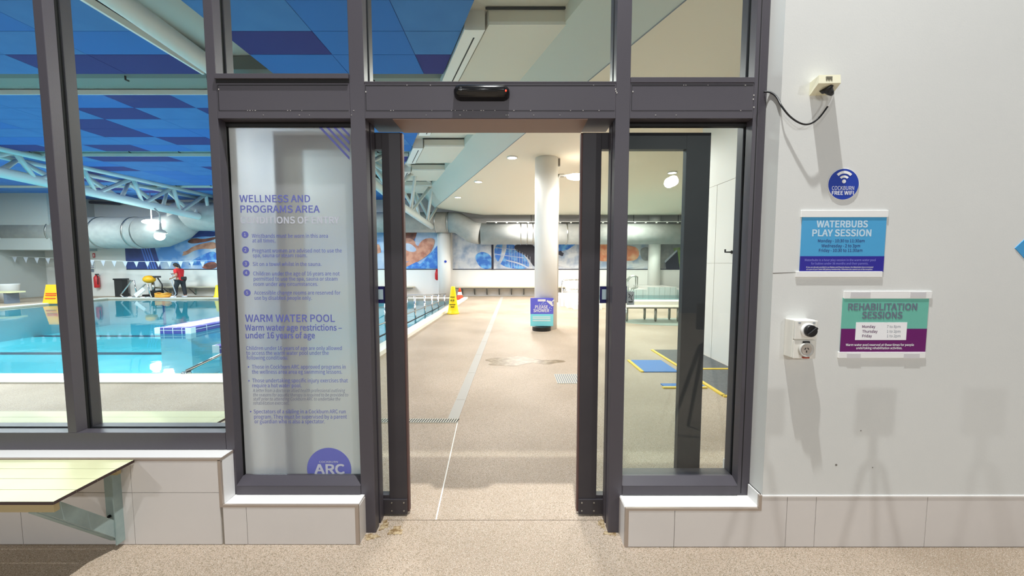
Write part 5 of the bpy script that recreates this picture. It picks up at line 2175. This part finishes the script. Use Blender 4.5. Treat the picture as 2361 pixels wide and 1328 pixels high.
JS = {'waist': P(0.02, 0, 0.70, (0.150, 0.130)), 'low': P(0.02, 0, 0.80, (0.150, 0.130)), 'mid': P(0.02, 0, 0.95, (0.140, 0.115)), 'chest': P(-0.01, 0, 1.12, (0.165, 0.128)), 'col': P(-0.05, 0, 1.25, 0.085),
      'shL': P(-0.02, -0.16, 1.20, 0.080), 'slL': P(0.03, -0.185, 1.05, 0.072), 'shR': P(-0.02, 0.16, 1.20, 0.080), 'slR': P(-0.07, 0.185, 1.06, 0.072)}
skin_mesh('shirt', JS, [('waist', 'low'), ('low', 'mid'), ('mid', 'chest'), ('chest', 'col'), ('chest', 'shL'), ('shL', 'slL'), ('chest', 'shR'), ('shR', 'slR')], person, SHIRT)
JT = {'pelvis': P(0.02, 0, 0.80, (0.140, 0.118)), 'hipL': P(0.0, -0.09, 0.72, 0.110), 'knL': P(-0.10, -0.10, 0.43, 0.082), 'anL': P(-0.13, -0.10, 0.09, 0.072),
      'hipR': P(0.04, 0.09, 0.72, 0.110), 'knR': P(0.08, 0.10, 0.43, 0.082), 'anR': P(0.13, 0.10, 0.09, 0.072)}
skin_mesh('trousers', JT, [('pelvis', 'hipL'), ('hipL', 'knL'), ('knL', 'anL'), ('pelvis', 'hipR'), ('hipR', 'knR'), ('knR', 'anR')], person, TROUS)
b = MB()
b.ell((X - 0.135, Y, 1.435), (0.095, 0.085, 0.085), HAIR, 18)
b.ell((X - 0.075, Y, 1.41), (0.07, 0.075, 0.08), HAIR, 16)
b.tube([(X - 0.05, Y, 1.43), (X + 0.03, Y, 1.38), (X + 0.06, Y, 1.26)], [0.045, 0.04, 0.015], HAIR, 10)
b.build('hair', person)
b = MB()
for dy in (-0.033, 0.033):
    b.ell((X - 0.222, Y + dy, 1.405), (0.007, 0.011, 0.008), WHITE, 8)
    b.ell((X - 0.227, Y + dy, 1.403), (0.004, 0.005, 0.006), BLACK, 8)
b.build('eyes', person)
b = MB()
b.ell((X - 0.214, Y, 1.345), (0.010, 0.022, 0.006), mat('lips', (160, 84, 78), 0.5), 8)
for dy in (-0.086, 0.086):
    b.ell((X - 0.135, Y + dy, 1.385), (0.02, 0.008, 0.028), SKIN, 8)
b.build('mouth_and_ears', person)
for dx, dy in ((-0.22, -0.105), (0.07, 0.105)):
    b = MB()
    b.ell((X + dx, Y + dy, 0.045), (0.145, 0.055, 0.045), mat('shoe_pale', (214, 220, 232), 0.6), 14)
    b.build('shoe', person)
b = MB()
b.box(X + 0.13, X + 0.25, Y - 0.09, Y + 0.09, 0.78, 0.92, BLACK, 0.03)
b.build('waist_pouch', person)
b = MB()
b.tube([(X - 0.50, Y + 0.11, 1.07), (X - 0.38, Y + 0.11, 1.025), (X - 0.28, Y - 0.02, 0.88), (X - 0.24, Y - 0.14, 0.825), (X - 0.10, Y - 0.22, 0.55), (X + 0.02, Y - 0.24, 0.2), (X - 0.05, Y - 0.27, 0.03), (X - 0.20, Y - 0.29, 0.03)], 0.016, mat('hose_grey', (176, 182, 196), 0.5), 8)
tag(b.build('hand_hose'), 'thin pale hose held in the hands of the person in the red shirt', 'hose')

# tripod stand just outside the right edge of the photo; its soft shadows lie on the white wall
tp = thing('tripod_stand', 'black tripod stand with a square panel whose soft shadows fall on the white wall', 'tripod', (1.62, -0.95, 0))
b = MB()
b.box(1.53, 1.71, -0.965, -0.935, 0.95, 1.17, BLACKM, 0.01)
b.build('panel', tp)
b = MB()
b.tube([(1.62, -0.95, 0.80), (1.62, -0.95, 0.96)], 0.022, BLACKM, 10)
b.build('post', tp)
for a in (205, 270, 335):
    b = MB()
    b.tube([(1.62, -0.95, 0.84), (1.62 + 0.05 * math.cos(math.radians(a)), -0.95 + 0.05 * math.sin(math.radians(a)), 0.80), (1.62 + 0.27 * math.cos(math.radians(a)), -0.95 + 0.27 * math.sin(math.radians(a)), 0.0)], [0.014, 0.018, 0.014], BLACKM, 8)
    b.build('leg', tp)
